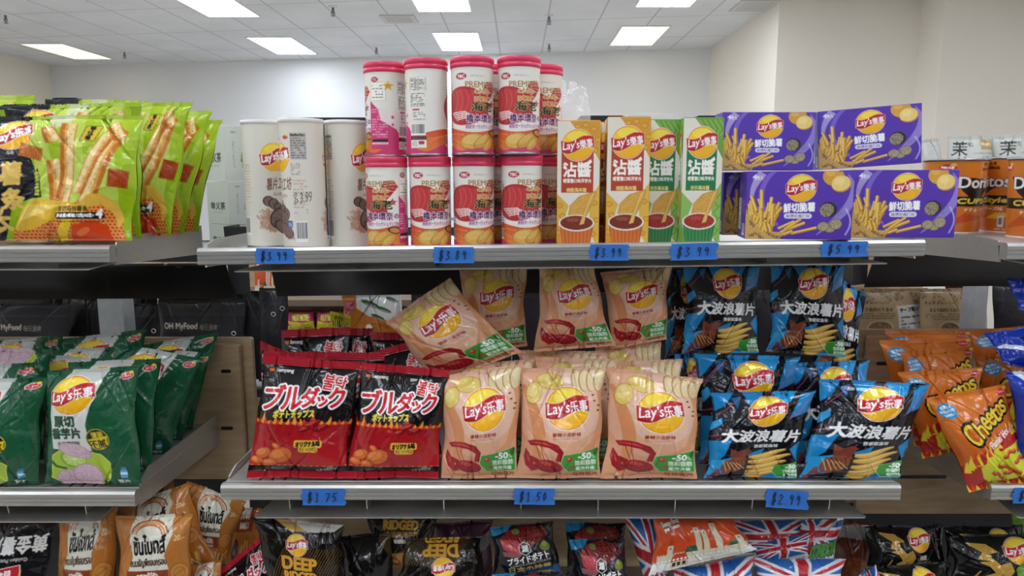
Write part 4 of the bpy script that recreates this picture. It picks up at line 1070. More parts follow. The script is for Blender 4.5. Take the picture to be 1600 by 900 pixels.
@art
def a_stax():
    H = 92; c = Cv(100, H, 8, '#dedacd')
    for o in (-50, 0, 50):
        c.rng = np.random.default_rng(5); c.push(o, 0)
        for k in range(90):
            a = c.rng.uniform(0, 2 * PI); r = c.rng.uniform(0, 9); c.ell(47 + r * math.cos(a) * 1.1, 72 + r * math.sin(a), c.rng.uniform(.6, 3.2), c.rng.uniform(.6, 2.6), '#b07f66' if k % 3 else '#c9a48c', c.rng.uniform(0, 180), al=.55)
        for x, y, rx, ry, ro in ((46, 58, 4.6, 4, 10), (50, 60, 4.4, 4.2, 20), (54, 63, 4.2, 4, 10), (57.5, 66, 4, 4.4, 0), (53, 71, 6.4, 8, 25), (57, 78, 8, 4.6, 30)):
            c.ell(x, y, rx, ry, '#2f2320', ro); m = c.ell(x + .4, y, rx * .88, ry * .88, '#7a625a', ro); c.speck(m, .08, 3)
        crisp_logo(c, 52, 25, 10.5, '乐事', -8)
        c.text('薯片工坊', 45, 40, 64, 49, '#7a4a38', bold=.12, shear=.2, rot=-5); c.text('黑松露味', 50, 51.5, 60, 54, '#8c6a58', bold=.05)
        c.pop()
    c.push(33, 0)
    c.ell(27, 11, 2.6, 1.4, '#c4262e'); c.ell(28.4, 9.8, 1, .8, '#e9c53a')
    c.rect(31, 8, 43, 27, '#b9b8b2', al=.8); c.text('Nutrition Facts', 31.6, 8.4, 42, 10.4, '#33312e', bold=.1); c.small(31.5, 11, 42.5, 26.4, '#4a4844', 9)
    c.small(31, 29, 38, 38, '#8c7c6c', 6); c.small(32, 41, 42.5, 66, '#b5937c', 12, al=.7); c.barcode(33, 71, 41.5, 86)
    c.rect(26.5, 70.5, 30.5, 76, '#3a62a8', rr=1); c.text('精选', 27.2, 72, 29.8, 75, '#ffffff', bold=.02); c.text('膨化食品', 25.6, 79, 31, 81, '#8c4a3a', bold=.04); c.text('净含量:104克', 24.6, 82.6, 31.8, 84.6, '#8c4a3a', bold=.04)
    c.pop()
    c.small(20, 30, 32, 60, '#b5937c', 14, al=.6); c.barcode(22, 70, 30, 84)
    return c.done(), 0, 0, '#dedacd'
@art
def a_staxpriced():
    b = ART['stax'](); c = Cv(100, 92, 4); c.a = np.ones_like(c.a); c.push(35, 0)
    c.line(np.array([(33.2, 51), (30.6, 51.6), (30.4, 54), (33, 55), (33, 57.4), (30, 58)]), .5, '#1c1c20'); c.line(np.array([(32.4, 49.5), (31.2, 59.5)]), .45, '#1c1c20')
    c.text('3.99', 35, 50, 43.5, 57.5, '#1c1c20', bold=.12, shear=.2, rot=-8)
    h, w_ = b[0].shape[:2]; m = c.a[:h, :w_]
    return b[0] * np.clip(m, .02, 1), 0, 0, b[3]

# ---------------------------------------------------------------- cartons
def dip(G):
    c = Cv(63, 194, 4, '#e6e0d2'); A, B_, P = ('#d79a2c', '#b54028', '#e0b24a') if not G else ('#6aa03c', '#1d7a48', '#8fbc5a')
    c.poly([(18, 0), (63, 0), (63, 60), (52, 40)], A); c.poly([(0, 110), (18, 128), (10, 150), (0, 160)], P); c.poly([(0, 150), (12, 194), (0, 194)], A); c.poly([(48, 118), (63, 96), (63, 194), (50, 170)], P)
    if G:
        for k in range(5): c.line(np.array([(24 + k * 8, 2), (34 + k * 8, 16), (26 + k * 8, 26)], float), 2, '#8fbc5a')
        for k in range(4): c.line(np.array([(63, 112 + k * 18), (52, 124 + k * 18), (60, 134 + k * 18)], float), 2, '#6aa03c')
    else:
        for x, y in ((30, 8), (42, 6), (54, 12), (48, 24), (60, 28), (56, 44), (4, 128), (8, 144), (56, 124), (60, 150), (54, 172), (4, 170)):
            c.ell(x, y, 5, 4, '#b97c1c'); c.ell(x, y, 4.1, 3.1, '#dfa63c')
    c.rect(6, 44, 54, 108, B_)
    crisp_logo(c, 30, 36, 23, '樂事', -4)
    c.text('沾醬', 9, 62, 50, 84, '#fbf7f0', bold=.85); c.poly([(8, 64), (12, 66), (15, 71), (11, 70)], '#fbf7f0'); c.poly([(44, 62), (50, 57), (52, 62), (47, 65)], '#fbf7f0')
    c.text('輕雪鹽口味洋芋片', 9, 87, 51, 93, '#f3ece0', bold=.35); c.text('莎莎風味醬' if G else '燒醋風味醬', 14, 101, 44, 107, '#e9d27a', bold=.3)
    # crisp in a dip cup
    m = c.poly([(16, 150), (20, 128), (34, 114), (58, 106), (56, 118), (46, 140), (38, 156)], '#d9a548', ol=.6, oc='#a9742a'); c.speck(m, .05, 3); c.poly([(40, 158), (46, 134), (58, 106), (50, 112), (38, 146)], '#e6bd66', ol=.4, oc='#a9742a')
    cupc, cuph = ('#c8652a', '#e08a48') if not G else ('#2f7a44', '#56a062')
    c.poly([(3, 156), (56, 156), (50, 190), (9, 190)], cupc); c.ell(29.5, 189, 20.5, 4, cupc)
    for k in range(8): c.line(np.array([(8 + k * 6, 160), (11 + k * 5.2, 190)], float), 1.6, cuph, .8)
    c.ell(29.5, 155, 27, 13, '#ece4d8'); m = c.ell(29.5, 154.6, 24.6, 11, '#7c3020' if not G else '#a8322a'); c.speck(m, .05 if G else .02, 5); c.ell(24, 150, 10, 3, '#b5604a', al=.6)
    c.poly([(34, 158), (40, 140), (44, 142), (41, 156)], '#e6bd66')
    return c.done(), 0, 0, A
@art
def a_dip(): return dip(False)
@art
def a_dipgreen(): return dip(True)
@art
def a_fryboxfront():
    c = Cv(160, 111, 4, '#5a37b0')
    c.rect(0, 0, 160, 111, grad('#5c3ab4', '#50309f', 'y', 0, 111))
    t = np.linspace(0, 1, 50)
    c.ell(82, 40, 64, 58, '#7a62cc', a0=120, a1=250); c.ell(86, 40, 60, 56, '#5634aa')
    c.line(np.stack([108 + 52 * np.sin(t * 2.2), 104 - 100 * t], 1), 12 * np.sin(t * PI) + 1, '#a394dc', .8); c.line(np.stack([30 + 22 * np.cos(t * 2 + 1.9), 2 + 60 * t], 1), 13 * (1 - t) + 1, '#cfc8e8', .7)
    c.line(np.stack([150 + 8 * np.sin(t * 3), 60 + 44 * t], 1), 2.5, '#d6d0ee', .7)
    c.text('4', 8, 5, 14, 12.5, '#f2f0fa', bold=.5); c.text('包入', 14.5, 6.5, 24, 12.5, '#f2f0fa', bold=.3); c.rect(8, 13.6, 24, 14.1, '#cfc8e8')
    m = c.ell(129, 8, 16, 15, '#d9a03a', 20); c.speck(m, .03, 3); c.ell(124, 3, 7, 5, '#eec060', al=.6); c.ell(141, 20, 15, 13.5, '#c58a2c', -15); m = c.ell(140.4, 19, 14, 12.5, '#efd27c', -15); c.speck(m, .02, 4); c.ell(138, 16, 8, 6, '#f6e09a', -15, al=.7)
    crisp_logo(c, 82, 27, 21.5, '樂事', -3)
    c.text('鮮切脆薯', 57, 51, 104, 66, '#ffffff', bold=.4, ol=.4, oc='#4a2c94', rot=-3); c.rect(58, 68.5, 100, 77, '#e6e2f2', rr=4); c.text('黑鑽松露口味', 61, 70.2, 97, 75.6, '#4a3a86', bold=.12)
    # truffles
    for x, y, rx, ry in ((128, 92, 9, 8), (137, 86, 9, 9), (118, 90, 9, 8)): c.ell(x, y, rx, ry, '#5d5142'); m = c.ell(x, y, rx * .92, ry * .9, '#a59678'); c.speck(m, .09, 3)
    c.ell(124, 62, 13, 12.5, '#2c2620'); m = c.ell(122, 63, 10.5, 11, '#8d8068', 20); c.speck(m, .14, 3)
    c.line(np.array([(138, 74), (146, 58)], float), .6, '#5c7a4a'); c.line(np.array([(140, 72), (148, 66)], float), .6, '#5c7a4a')
    # fries in a paper cone
    rng = np.random.default_rng(2)
    for k in range(46):
        x = rng.uniform(3, 44); y = rng.uniform(60, 104) ; a = rng.uniform(-.5, .5) + (x - 26) * .012; l = rng.uniform(14, 26)
        if y < 58 + abs(x - 26) * .6: y += 14
        fry(c, x, y, x + l * math.sin(a), y - l * math.cos(a), 5.4, '#e3b447', '#b97f22', '#f3d47e')
    for x, y, a, l in ((24, 60, -.05, 30), (16, 64, -.35, 26), (36, 66, .1, 24), (40, 78, .02, 24)): fry(c, x, y, x + l * math.sin(a), y - l * math.cos(a), 5.6, '#e9bf55', '#b97f22', '#f6dc90')
    for x0, y0, x1, y1 in ((50, 94, 74, 82), (54, 100, 90, 84), (60, 96, 84, 78), (70, 102, 108, 92), (58, 104, 72, 98)): fry(c, x0, y0, x1, y1, 5, '#e3b447', '#b97f22', '#f3d47e')
    m = c.poly([(0, 68), (6, 72), (26, 98), (60, 100), (54, 111), (0, 111)], '#cfa45c'); c.speck(m, .02, 3)
    for x, y, r in ((10, 86, 60), (24, 108, 50), (38, 103, 40), (12, 104, -20), (50, 108, 10)): c.text("Lay's", x - 6, y - 3.5, x + 6, y + 3.5, '#57381c', bold=.2, rot=r)
    return c.done(), 0, 0, '#5232a4'
@art
def a_fryboxside():
    c = Cv(60, 111, 4, '#5636ac')
    c.rect(6, 16, 30, 36, '#6c54bc'); c.small(8, 18, 28, 34, '#cfc8ea', 5); c.rect(4, 44, 24, 98, '#e2e0ea'); c.small(6, 46, 22, 96, '#77718c', 14); c.small(30, 46, 54, 70, '#b5acd8', 7); c.barcode(34, 86, 54, 106)
    return c.done(), 0, 0, '#5636ac'
@art
def a_teabox():
    c = Cv(60, 88, 4, '#d3d6cc')
    c.text('TEA', 12, 8, 20, 12, '#5c6258', bold=.1)
    for i, t in enumerate('GROUZENTEA'): c.text(t, 14, 24 + i * 4.4, 17, 27 + i * 4.4, '#8a9086')
    rng = np.random.default_rng(1)
    for k in range(70):
        y = rng.uniform(34, 70); w_ = 11 * math.sin(min(1, max(.05, (y - 26) / 50)) * PI * .85); c.ell(38 + rng.uniform(-w_, w_), y, 2.6, 2.6, '#7f9a56' if k % 2 else '#95ae68'); 
    for k in range(20): c.ell(38 + rng.uniform(-4, 4), rng.uniform(12, 34), 2, 2, '#8aa45e')
    c.rect(34, 10, 41, 24, '#a9bb86', rr=2); c.text('青提绿茶', 28, 74, 50, 82, '#3f463c', bold=.2)
    return c.done(), 0, 0, '#d0d3c8'
@art
def a_teaboxend():
    c = Cv(60, 70, 4, '#ccd0c6'); c.text('幸义茶', 10, 34, 52, 46, '#23261f', bold=.6); c.text('GROUZENCHA', 18, 49, 46, 52, '#9aa096'); return c.done(), 0, 0, '#ccd0c6'
@art
def a_snackcup():
    c = Cv(100, 52, 8, '#cf7620')
    c.rect(0, 0, 100, 52, grad('#d47c26', '#c96a16', 'y', 0, 52))
    for o in (0, 50):
        c.poly([(o + 10, 12), (o + 44, 16), (o + 32, 22), (o + 22, 30), (o + 14, 22)], '#17120e', ol=.8, oc='#e8742a')
        c.text('Doritos', o + 12, 12.5, o + 42, 20, '#f4efe8', bold=.25, ol=.4, oc='#17120e'); c.rect(o, 26, o + 50, 33, '#17120e'); c.text('CUPStyle', o + 12, 27.4, o + 41, 32, '#e9d24a', bold=.2, shear=.15)
        c.text('ナチョ・チーズ味', o + 16, 34, o + 39, 36.5, '#f3e8da', bold=.1); c.text('ドリトス', o + 26, 3, o + 34, 5, '#1f1812', bold=.2); c.text('カップスタイル', o + 25, 6, o + 36, 8, '#1f1812', bold=.2)
        for k in range(5): c.line(np.array([(o + 8 + k * 3, 46 - k), (o + 18 + k * 3, 38 + k * .6)], float), 2.2, '#c24a1a'); c.line(np.array([(o + 30 + k * 2, 42), (o + 36 + k * 2, 38)], float), 1.4, '#e6b83c')
        c.rect(o + 36.5, 40, o + 40, 48, '#d9d4cc', rr=.6); c.rect(o + 37.3, 41.5, o + 39.2, 46, '#7a736c'); c.small(o + 35, 48.6, o + 42, 50.4, '#f3e8da', 1)
        c.ell(o + 6, 6, 4.4, 2.4, '#c4262e'); c.ell(o + 8.8, 4.2, 1.6, 1.1, '#e9c53a'); c.text('Frito-Lay', o + 2.6, 5, o + 9.2, 7.2, '#ffffff', bold=.1)
    return c.done(), 0, 0, '#cf7620'

@art
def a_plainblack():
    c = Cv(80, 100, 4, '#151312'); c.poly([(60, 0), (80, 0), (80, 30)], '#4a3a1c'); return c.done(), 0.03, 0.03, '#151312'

@art
def a_darkplain():
    c = Cv(100, 70, 5, '#2a272d'); c.rect(0, 10, 100, 11.5, '#343139'); c.rect(0, 13, 100, 13.8, '#1f1d22'); return c.done(), 0.02, 0.02, '#262329'

# ================================================================== packages
def sample(img, u, v):
    """bilinear look-up of artwork at u, v in 0..1 (v down)"""
    h, w_ = img.shape[:2]
    x = np.clip(u * w_ - .5, 0, w_ - 1.001); y = np.clip(v * h - .5, 0, h - 1.001)
    x0 = x.astype(int); y0 = y.astype(int); fx = (x - x0)[..., None]; fy = (y - y0)[..., None]
    x1 = np.minimum(x0 + 1, w_ - 1); y1 = np.minimum(y0 + 1, h - 1)
    return (img[y0, x0] * (1 - fx) + img[y0, x1] * fx) * (1 - fy) + (img[y1, x0] * (1 - fx) + img[y1, x1] * fx) * fy

def crinkle(rng, X, Y, n, k0, k1, sharp=3.0):
    """sharp little creases: ridged plane waves on a warped sheet"""
    z = np.zeros_like(X)
    wx = sum(np.sin(rng.uniform(4, 14) * X + rng.uniform(4, 14) * Y + rng.uniform(0, 6)) for _ in range(3)) * .035
    wy = sum(np.sin(rng.uniform(4, 14) * X - rng.uniform(4, 14) * Y + rng.uniform(0, 6)) for _ in range(3)) * .035
    for _ in range(n):
        a = rng.uniform(0, PI); k = rng.uniform(k0, k1)
        p = k * ((X + wx) * math.cos(a) + (Y + wy) * math.sin(a)) + rng.uniform(0, 6)
        m = .5 + .5 * np.sin(rng.uniform(2, 6) * X + rng.uniform(2, 6) * Y + rng.uniform(0, 6))
        z += rng.uniform(.4, 1) * m * (1 - np.abs(np.sin(p))) ** sharp * rng.choice([-1, 1]) * 6 / k
    return z / n

def pt(q, Y, Z=None):
    if isinstance(q, (tuple, list)): return at(q[0], q[1], Y)
    return on(q, Y, Z)

def bag(kind, quad, Y, label, group, D=.055, seed=1, mat='film', res=(100, 130), Z=ZM, name='crisp_bag', cat='crisp bag',
        flip=False, pinch=.08, creases=1.0, wave=.004, belly=.5, sag=0.0, flop=0.0, parts=('top_seal', 'bottom_seal'), vrange=None):
    """a pillow bag between four corners TL, TR, BR, BL (each a picture point at depth Y, or a bare x standing on the deck Z);
    Y = (depth of the bottom, depth of the top)"""
    img, st, sb, back = artwork(kind)
    Yb, Yt = Y if isinstance(Y, tuple) else (Y, Y + .035)
    Z = Z + .0035
    TL, TR, BR, BL = pt(quad[0], Yt), pt(quad[1], Yt), pt(quad[2], Yb, Z), pt(quad[3], Yb, Z)
    base = Vector(((BL.x + BR.x) / 2, Yb, min(BL.z, BR.z, TL.z, TR.z)))
    o = empty(name, base, label, cat, group)
    TL, TR, BR, BL = [np.array(p - base) for p in (TL, TR, BR, BL)]
    W = (np.linalg.norm(TR - TL) + np.linalg.norm(BR - BL)) / 2; H = (np.linalg.norm(BL - TL) + np.linalg.norm(BR - TR)) / 2
    n = np.cross(TR - TL, BL - TL); n = n / np.linalg.norm(n)
    if n[1] > 0: n = -n                                    # towards the camera side
    rng = np.random.default_rng(seed * 7 + 3)
    nx, ny = res
    ub = rng.uniform(-.12, .12); tb = rng.uniform(.85, 1.0)
    prm = dict(ph=rng.uniform(0, 6, 6), pl=[(rng.uniform(.08, .92), rng.uniform(-.9, .9), rng.uniform(.02, .05), rng.uniform(.1, .34), rng.choice([-1, 1], p=[.62, .38]) * rng.uniform(.5, 1.2), s_) for s_ in (0, 0, 0, 0, 0, 0, 1, 1, 1, 1, 1)],
               seed=int(rng.integers(1e6)))
    def surface(u, v, side):
        t = np.clip((v - st) / (1 - st - sb), 0, 1)
        q = np.sin(PI * np.clip(t, 0, 1) ** tb) ** .58
        q = q * (1 + (belly - .5) * (t - .5) * 1.6)
        e = np.clip(1 - np.abs(2 * u - 1) ** 2.6, 0, 1) ** .72
        uu = .5 + (u - .5) * (1 - pinch * q) + (.012 * np.sin(v * 7 + prm['ph'][0]) + .012 * (u - .5) * 2 * np.sin(v * 11 + prm['ph'][1])) * q
        vv = v + sag * q * .0
        P = (TL * ((1 - uu) * (1 - vv))[..., None] + TR * (uu * (1 - vv))[..., None] + BR * (uu * vv)[..., None] + BL * ((1 - uu) * vv)[..., None])
        d = D / 2 * q * e * (1 + .18 * np.sin(3.1 * u + ub * 9 + 2.2 * v + prm['ph'][1])) * side
        # seals wave in and out, creases run from them into the body
        dt = np.clip(t, 0, 1) * H; db = (1 - np.clip(t, 0, 1)) * H
        wv = wave * (np.sin(2 * PI * 1.25 * u + prm['ph'][2]) * np.exp(-dt / .035) + np.sin(2 * PI * 1.1 * u + prm['ph'][3]) * np.exp(-db / .03))
        cr = np.zeros_like(u)
        for u0, sl, wd, ln, am, s_ in prm['pl']:
            dd = (dt if s_ == 0 else db)
            cc = np.abs((u - u0) * W - sl * dd) / (wd * W * .5 + dd * .05)
            cr += am * np.clip(1 - cc, 0, 1) ** 1.5 * np.exp(-dd / (ln * H)) * .0075
        r2 = np.random.default_rng(prm['seed'])
        X, Yq = u * W / .15, v * H / .15
        cw = crinkle(r2, X, Yq, 9, 5, 13, 2.8) * .013 + crinkle(r2, X, Yq, 8, 15, 34, 2.4) * .012
        lo = .0038 * (np.sin(5.1 * X + 3 * Yq + prm['ph'][4]) + np.sin(4.3 * Yq - 3.7 * X + prm['ph'][5]))
        body = np.clip(q * 1.3, 0, 1)
        ed = np.clip((1 - np.abs(2 * u - 1)) * 9, 0, 1)
        d = d + (wv + (cr * (.25 + .75 * ed) + (cw + lo) * body * (.3 + .7 * ed)) * creases * side * (1 if side > 0 else .6))
        if flop: d = d + flop * np.clip(1 - v / .35, 0, 1) ** 2
        return P + n * d[..., None]
    def grid(u0, u1, v0, v1, a, b, side):
        u, v = np.meshgrid(np.linspace(u0, u1, a), np.linspace(v0, v1, b)); return surface(u, v, side), u, v
    def col(u, v):
        uu = 1 - u if flip else u; vq = 1 - v if flip else v
        if vrange: vq = vrange[0] + vq * (vrange[1] - vrange[0])
        return sample(img, uu, vq)
    Pf, u, v = grid(0, 1, st, 1 - sb, nx, ny, 1)
    Pb, ub_, vb_ = grid(0, 1, st, 1 - sb, max(nx // 4, 12), max(ny // 3, 16), -1)
    bk = lin(hexc(back))
    grid_object('body', [(Pf, col(u, v), True), (Pb, bk, True)], M[mat], o)
    for nm, v0, v1 in ((parts[0], 0, st), (parts[1], 1 - sb, 1)):
        if not nm or v1 - v0 < .004: continue
        a, b_ = max(nx, 60), 9
        P, u, v = grid(0, 1, v0, v1, a, b_, 1)
        rib = .0004 * np.sin(np.linspace(0, 1, b_) * 2 * PI * 3.2)[:, None]
        P = P + n * rib[..., None]
        zig = .0009 * np.sign(np.sin(np.arange(a) * PI * (H / H) * .9))            # pinked edge
        edge = (TL + TR) / 2 - (BL + BR) / 2; edge = edge / np.linalg.norm(edge)
        k = 0 if v0 == 0 else -1
        P[k] += (edge * (1 if v0 == 0 else -1)) * zig[:, None]
        Cc = col(u, v)
        Q = P - n * .0007
        grid_object(nm, [(P, Cc, True), (Q, bk * .5 + Cc * .5, True)], M[mat], o)
    return o

def can(kind, px, Y, z, r, h, rot, label, group, style, name='crisp_can', lean=(0, 0), res=(360, 150), src=None):
    p = on(px, Y, z)
    if src is not None:
        o = copy_tree(src); tag(o, label, None, group)
    else:
        img, _, _, back = artwork(kind)
        o = empty(name, p, label, 'can', group)
        z0, z1 = (.0025, h - .017) if style == 'pink' else (.004, h - .006)
        th = np.linspace(0, 2 * PI, res[0]); zz = np.linspace(z0, z1, res[1])
        T, Zg = np.meshgrid(th, zz)
        P = np.stack([r * np.sin(T - PI) , -r * np.cos(T - PI), Zg], -1)
        grid_object('printed_tube', [(P, sample(img, T / (2 * PI), 1 - (Zg - z0) / (z1 - z0)), True)], M['can_print'], o)
        a = MB(); a.lathe([(r * .93, .003), (r, .0), (r * 1.015, .0012), (r * 1.015, .004), (r * .995, .0045)], 64); a.build('base_rim', M['rim_metal'], o)
        a = MB()
        if style == 'pink':
            a.lathe([(r * 1.01, h - .0175), (r * 1.045, h - .0165), (r * 1.045, h - .011), (r * 1.03, h - .0105), (r * 1.03, h - .0095), (r * 1.045, h - .009), (r * 1.045, h - .0015), (r * 1.02, h),
                     (r * .93, h), (r * .91, h - .003), (0.0005, h - .003)], 64, cap=False); a.build('lid', M['pink_plastic'], o)
        else:
            a.lathe([(r * 1.0, h - .007), (r * 1.03, h - .0065), (r * 1.03, h - .001), (r * 1.01, h), (r * .95, h), (r * .94, h - .002), (.0005, h - .002)], 64, cap=False); a.build('lid', M['white_plastic'], o)
    o.location = p; o.rotation_euler = (lean[0], lean[1], math.radians(rot))
    return o

def carton(front, side, c0, w_, d, h, rz, label, group, name='snack_carton', roll=0, top=None, res=(110, 150), tilt=0, cat='carton', flap=True):
    """a box; c0 = its front left bottom corner, rz turns it about the upright (degrees, + = right side further away)"""
    img, _, _, back = artwork(front)
    o = empty(name, c0, label, cat, group)
    o.rotation_euler = (math.radians(tilt), -math.radians(roll), math.radians(rz))
    def face(P00, P10, P01, art_, na, nb):
        u, v = np.meshgrid(np.linspace(0, 1, na), np.linspace(0, 1, nb))
        P = np.array(P00) + (np.array(P10) - P00) * u[..., None] + (np.array(P01) - P00) * v[..., None]
        return (P, sample(artwork(art_)[0], u, v) if isinstance(art_, str) and art_ in ART else lin(hexc(art_)), False)
    e = .0006
    g = [face((e, 0, h - e), (w_ - e, 0, h - e), (e, 0, e), front, *res),
         face((0, d - e, h - e), (0, e, h - e), (0, d - e, e), side, 60, 80),
         face((w_, e, h - e), (w_, d - e, h - e), (w_, e, e), side, 60, 80),
         face((w_ - e, d, h - e), (e, d, h - e), (w_ - e, d, e), back, 4, 4),
         face((e, d - e, h), (w_ - e, d - e, h), (e, e, h), top or back, 4, 4),
         face((e, e, 0), (w_ - e, e, 0), (e, d - e, 0), back, 4, 4)]
    # tiny chamfers close the edges
    for a, b_, c, d_ in (((e, 0, h - e), (w_ - e, 0, h - e), (e, e, h), (w_ - e, e, h)), ((0, e, h - e), (0, e, e), (e, 0, h - e), (e, 0, e)), ((w_ - e, 0, h - e), (w_ - e, 0, e), (w_, e, h - e), (w_, e, e)),
                        ((0, d - e, h - e), (0, e, h - e), (e, d - e, h), (e, e, h)), ((w_, e, h - e), (w_, d - e, h - e), (w_ - e, e, h), (w_ - e, d - e, h)), ((e, 0, e), (w_ - e, 0, e), (e, e, 0), (w_ - e, e, 0))):
        g.append((np.array([[a, b_], [c, d_]], float), lin(hexc(back)) * 1.15, False))
    grid_object('box_body', g, M['board'], o)
    if flap:
        a = MB(); a.box(.002, w_ - .002, .001, d - .0015, h + .0001, h + .0008)
        q = a.build('top_flap', new_flap(top or back), o)
    return o
_flaps = {}
def new_flap(col):
    if col not in _flaps: _flaps[col] = plain('carton_flap', col, .4)
    return _flaps[col]

def cup(px, Y, z, r0, r1, h, rot, label, group):
    img = artwork('snackcup')[0]
    p = on(px, Y, z); o = empty('snack_cup', p, label, 'snack cup', group, math.radians(rot))
    th = np.linspace(0, 2 * PI, 240); zz = np.linspace(.003, h - .003, 110); T, Zg = np.meshgrid(th, zz)
    R = r0 + (r1 - r0) * Zg / h
    P = np.stack([R * np.sin(T - PI), -R * np.cos(T - PI), Zg], -1)
    grid_object('printed_cup', [(P, sample(img, T / (2 * PI), 1 - Zg / h), True)], M['can_print'], o)
    a = MB(); a.lathe([(r1, h - .004), (r1 + .003, h - .003), (r1 + .003, h), (r1 - .002, h + .0005), (0.0005, h + .0005)], 64, cap=False); a.build('lid', M['rim_metal'], o)
    a = MB(); a.lathe([(r0 * .9, .002), (r0, 0), (r0 + .001, .003)], 64); a.build('base_rim', M['white_plastic'], o)
    return o

def stroke(pts, wd=.0016):
    a = MB(); pts = [Vector((p[0], 0, p[1])) for p in pts]
    return pts
GLY = {'$': [[(.8, .85), (.45, .95), (.15, .75), (.5, .52), (.82, .3), (.5, .05), (.1, .15)], [(.36, 1.15), (.3, -.18)], [(.6, 1.15), (.54, -.18)]],
       '1': [[(.3, .8), (.5, 1), (.5, 0)], [(.2, 0), (.8, 0)]], '.': [[(.4, .0), (.5, .06)]], '2': [[(.15, .8), (.45, 1), (.8, .75), (.15, .02), (.9, 0)]],
       '3': [[(.2, .95), (.75, .95), (.4, .55), (.85, .3), (.5, 0), (.15, .1)]], '5': [[(.85, 1), (.35, .95), (.28, .55), (.7, .55), (.75, .2), (.2, 0)], [(.35, .95), (.95, 1.02)]],
       '7': [[(.1, .9), (.85, .98), (.4, 0)]], '8': [[(.8, .85), (.4, 1), (.25, .75), (.75, .3), (.5, 0), (.2, .25), (.75, .75), (.8, .85)]],
       '9': [[(.8, .85), (.45, .98), (.3, .65), (.65, .55), (.8, .85), (.7, 0)]], '0': [[(.5, 1), (.25, .6), (.45, .05), (.75, .45), (.5, 1)]]}
def price(px0, py0, px1, py1, txt, label, skew=0, x0=None):
    """a strip of blue painter's tape stuck on the shelf rim with a handwritten price"""
    Yt = YF - .0008
    A = at(px0, py0, Yt); B_ = at(px1, py1, Yt); w_ = B_.x - A.x; h = A.z - B_.z
    o = empty('price_tape', ((A.x + B_.x) / 2, Yt, B_.z), label, 'price tape', 'blue tape price tags on the shelf rims')
    rng = np.random.default_rng(int(px0))
    nx, nz = 40, 24; u, v = np.meshgrid(np.linspace(0, 1, nx), np.linspace(0, 1, nz))
    torn = (rng.normal(0, .012, (nz, 1)) + .02 * np.sin(np.linspace(0, 9, nz))[:, None]); P = np.zeros((nz, nx, 3))
    P[..., 0] = (u - .5) * w_ + (u < .5) * torn * w_ * (1 - 2 * u) + (u > .5) * torn[::-1] * w_ * (2 * u - 1); P[..., 2] = v * h + (u - .5) * skew
    P[..., 1] = -.0005 - .0006 * np.sin(u * 7 + v * 2) ** 2 - .004 * np.clip(.2 - v, 0, 1)
    c = np.broadcast_to(lin(hexc('#2a6ec4')), P.shape)
    grid_object('tape', [(P, c, True), (P + (0, .0004, 0), c, True)], M['tape'], o)
    a = MB(); n = len(txt); cw = w_ * .74 / n; x = -w_ * .37; ch = h * .55
    for i, t in enumerate(txt):
        adv = cw * (.55 if t == '.' else 1.08)
        for ln in GLY[t]:
            pts = [Vector((x + p[0] * adv * .86 + (p[1] - .5) * ch * .12, -.0042 + .0022, h * .22 + p[1] * ch + (x / w_) * skew)) for p in ln]
            q = []
            for k in range(len(pts) - 1): q += [pts[k].lerp(pts[k + 1], s_ / 4) for s_ in range(4)]
            a.tube(q + [pts[-1]], .00075, 5)
        x += adv
    a.build('handwriting', M['ink'], o)
    return o

# ================================================================== goods
FR = (150, 195)        # grids: nearest bags / bags behind
MD = (110, 130)
BK = (80, 90)
# ---- lime green pouches, top shelf at left
G = 'lime green potato stick pouches on the left top shelf'; ZP = 1.4465
kw = dict(name='snack_pouch', cat='snack pouch', Z=ZP, parts=('top_seal', 'bottom_seal'))
bag('fries', ((-36, 182), (222, 180), 209, -38), (1.222, 1.244), 'large lime green potato stick pouch at the very front of the left top shelf', G, 0.05, 1, 'film', (200, 170), creases=1.25, pinch=.03, **kw)
bag('fries', ((8, 164), (221, 160), 222, 10), (1.280, 1.302), 'lime green pouch directly behind the foremost pouch, its pale top edge showing', G, 0.036, 2, 'film', MD, pinch=.03, **kw)
bag('fries', ((70, 155), (232, 157), 232, 60), (1.500, 1.522), 'lime green pouch with a black top left corner, third from the front', G, 0.036, 3, 'film', BK, pinch=.03, **kw)
bag('fries', ((110, 163), (300, 159), 268, 100), (1.340, 1.362), 'lime green pouch fanned out just right of the two front pouches', G, 0.042, 4, 'film', (150, 140), creases=1.4, pinch=.04, **kw)
bag('fries', ((140, 178), (333, 173), 289, 130), (1.395, 1.417), 'lime green pouch second from the right end of the fanned row', G, 0.04, 5, 'film', (150, 140), creases=1.4, pinch=.04, **kw)
bag('fries', ((160, 190), (346, 187), 309, 150), (1.450, 1.472), 'lime green pouch at the right end of the fanned row beside the tea boxes', G, 0.04, 6, 'film', (150, 140), creases=1.3, pinch=.04, **kw)
bag('fries', ((-190, 152), (53, 148), 40, -190), (1.450, 1.472), 'lime green pouch peeping up at the back left behind the front pouch', G, 0.03, 7, 'film', BK, pinch=.03, **kw)
bag('fries', ((-250, 168), (9, 165), -2, -250), (1.280, 1.302), 'lime green pouch cut off by the left picture edge on the top shelf', G, 0.03, 8, 'film', BK, pinch=.03, flip=True, **kw)
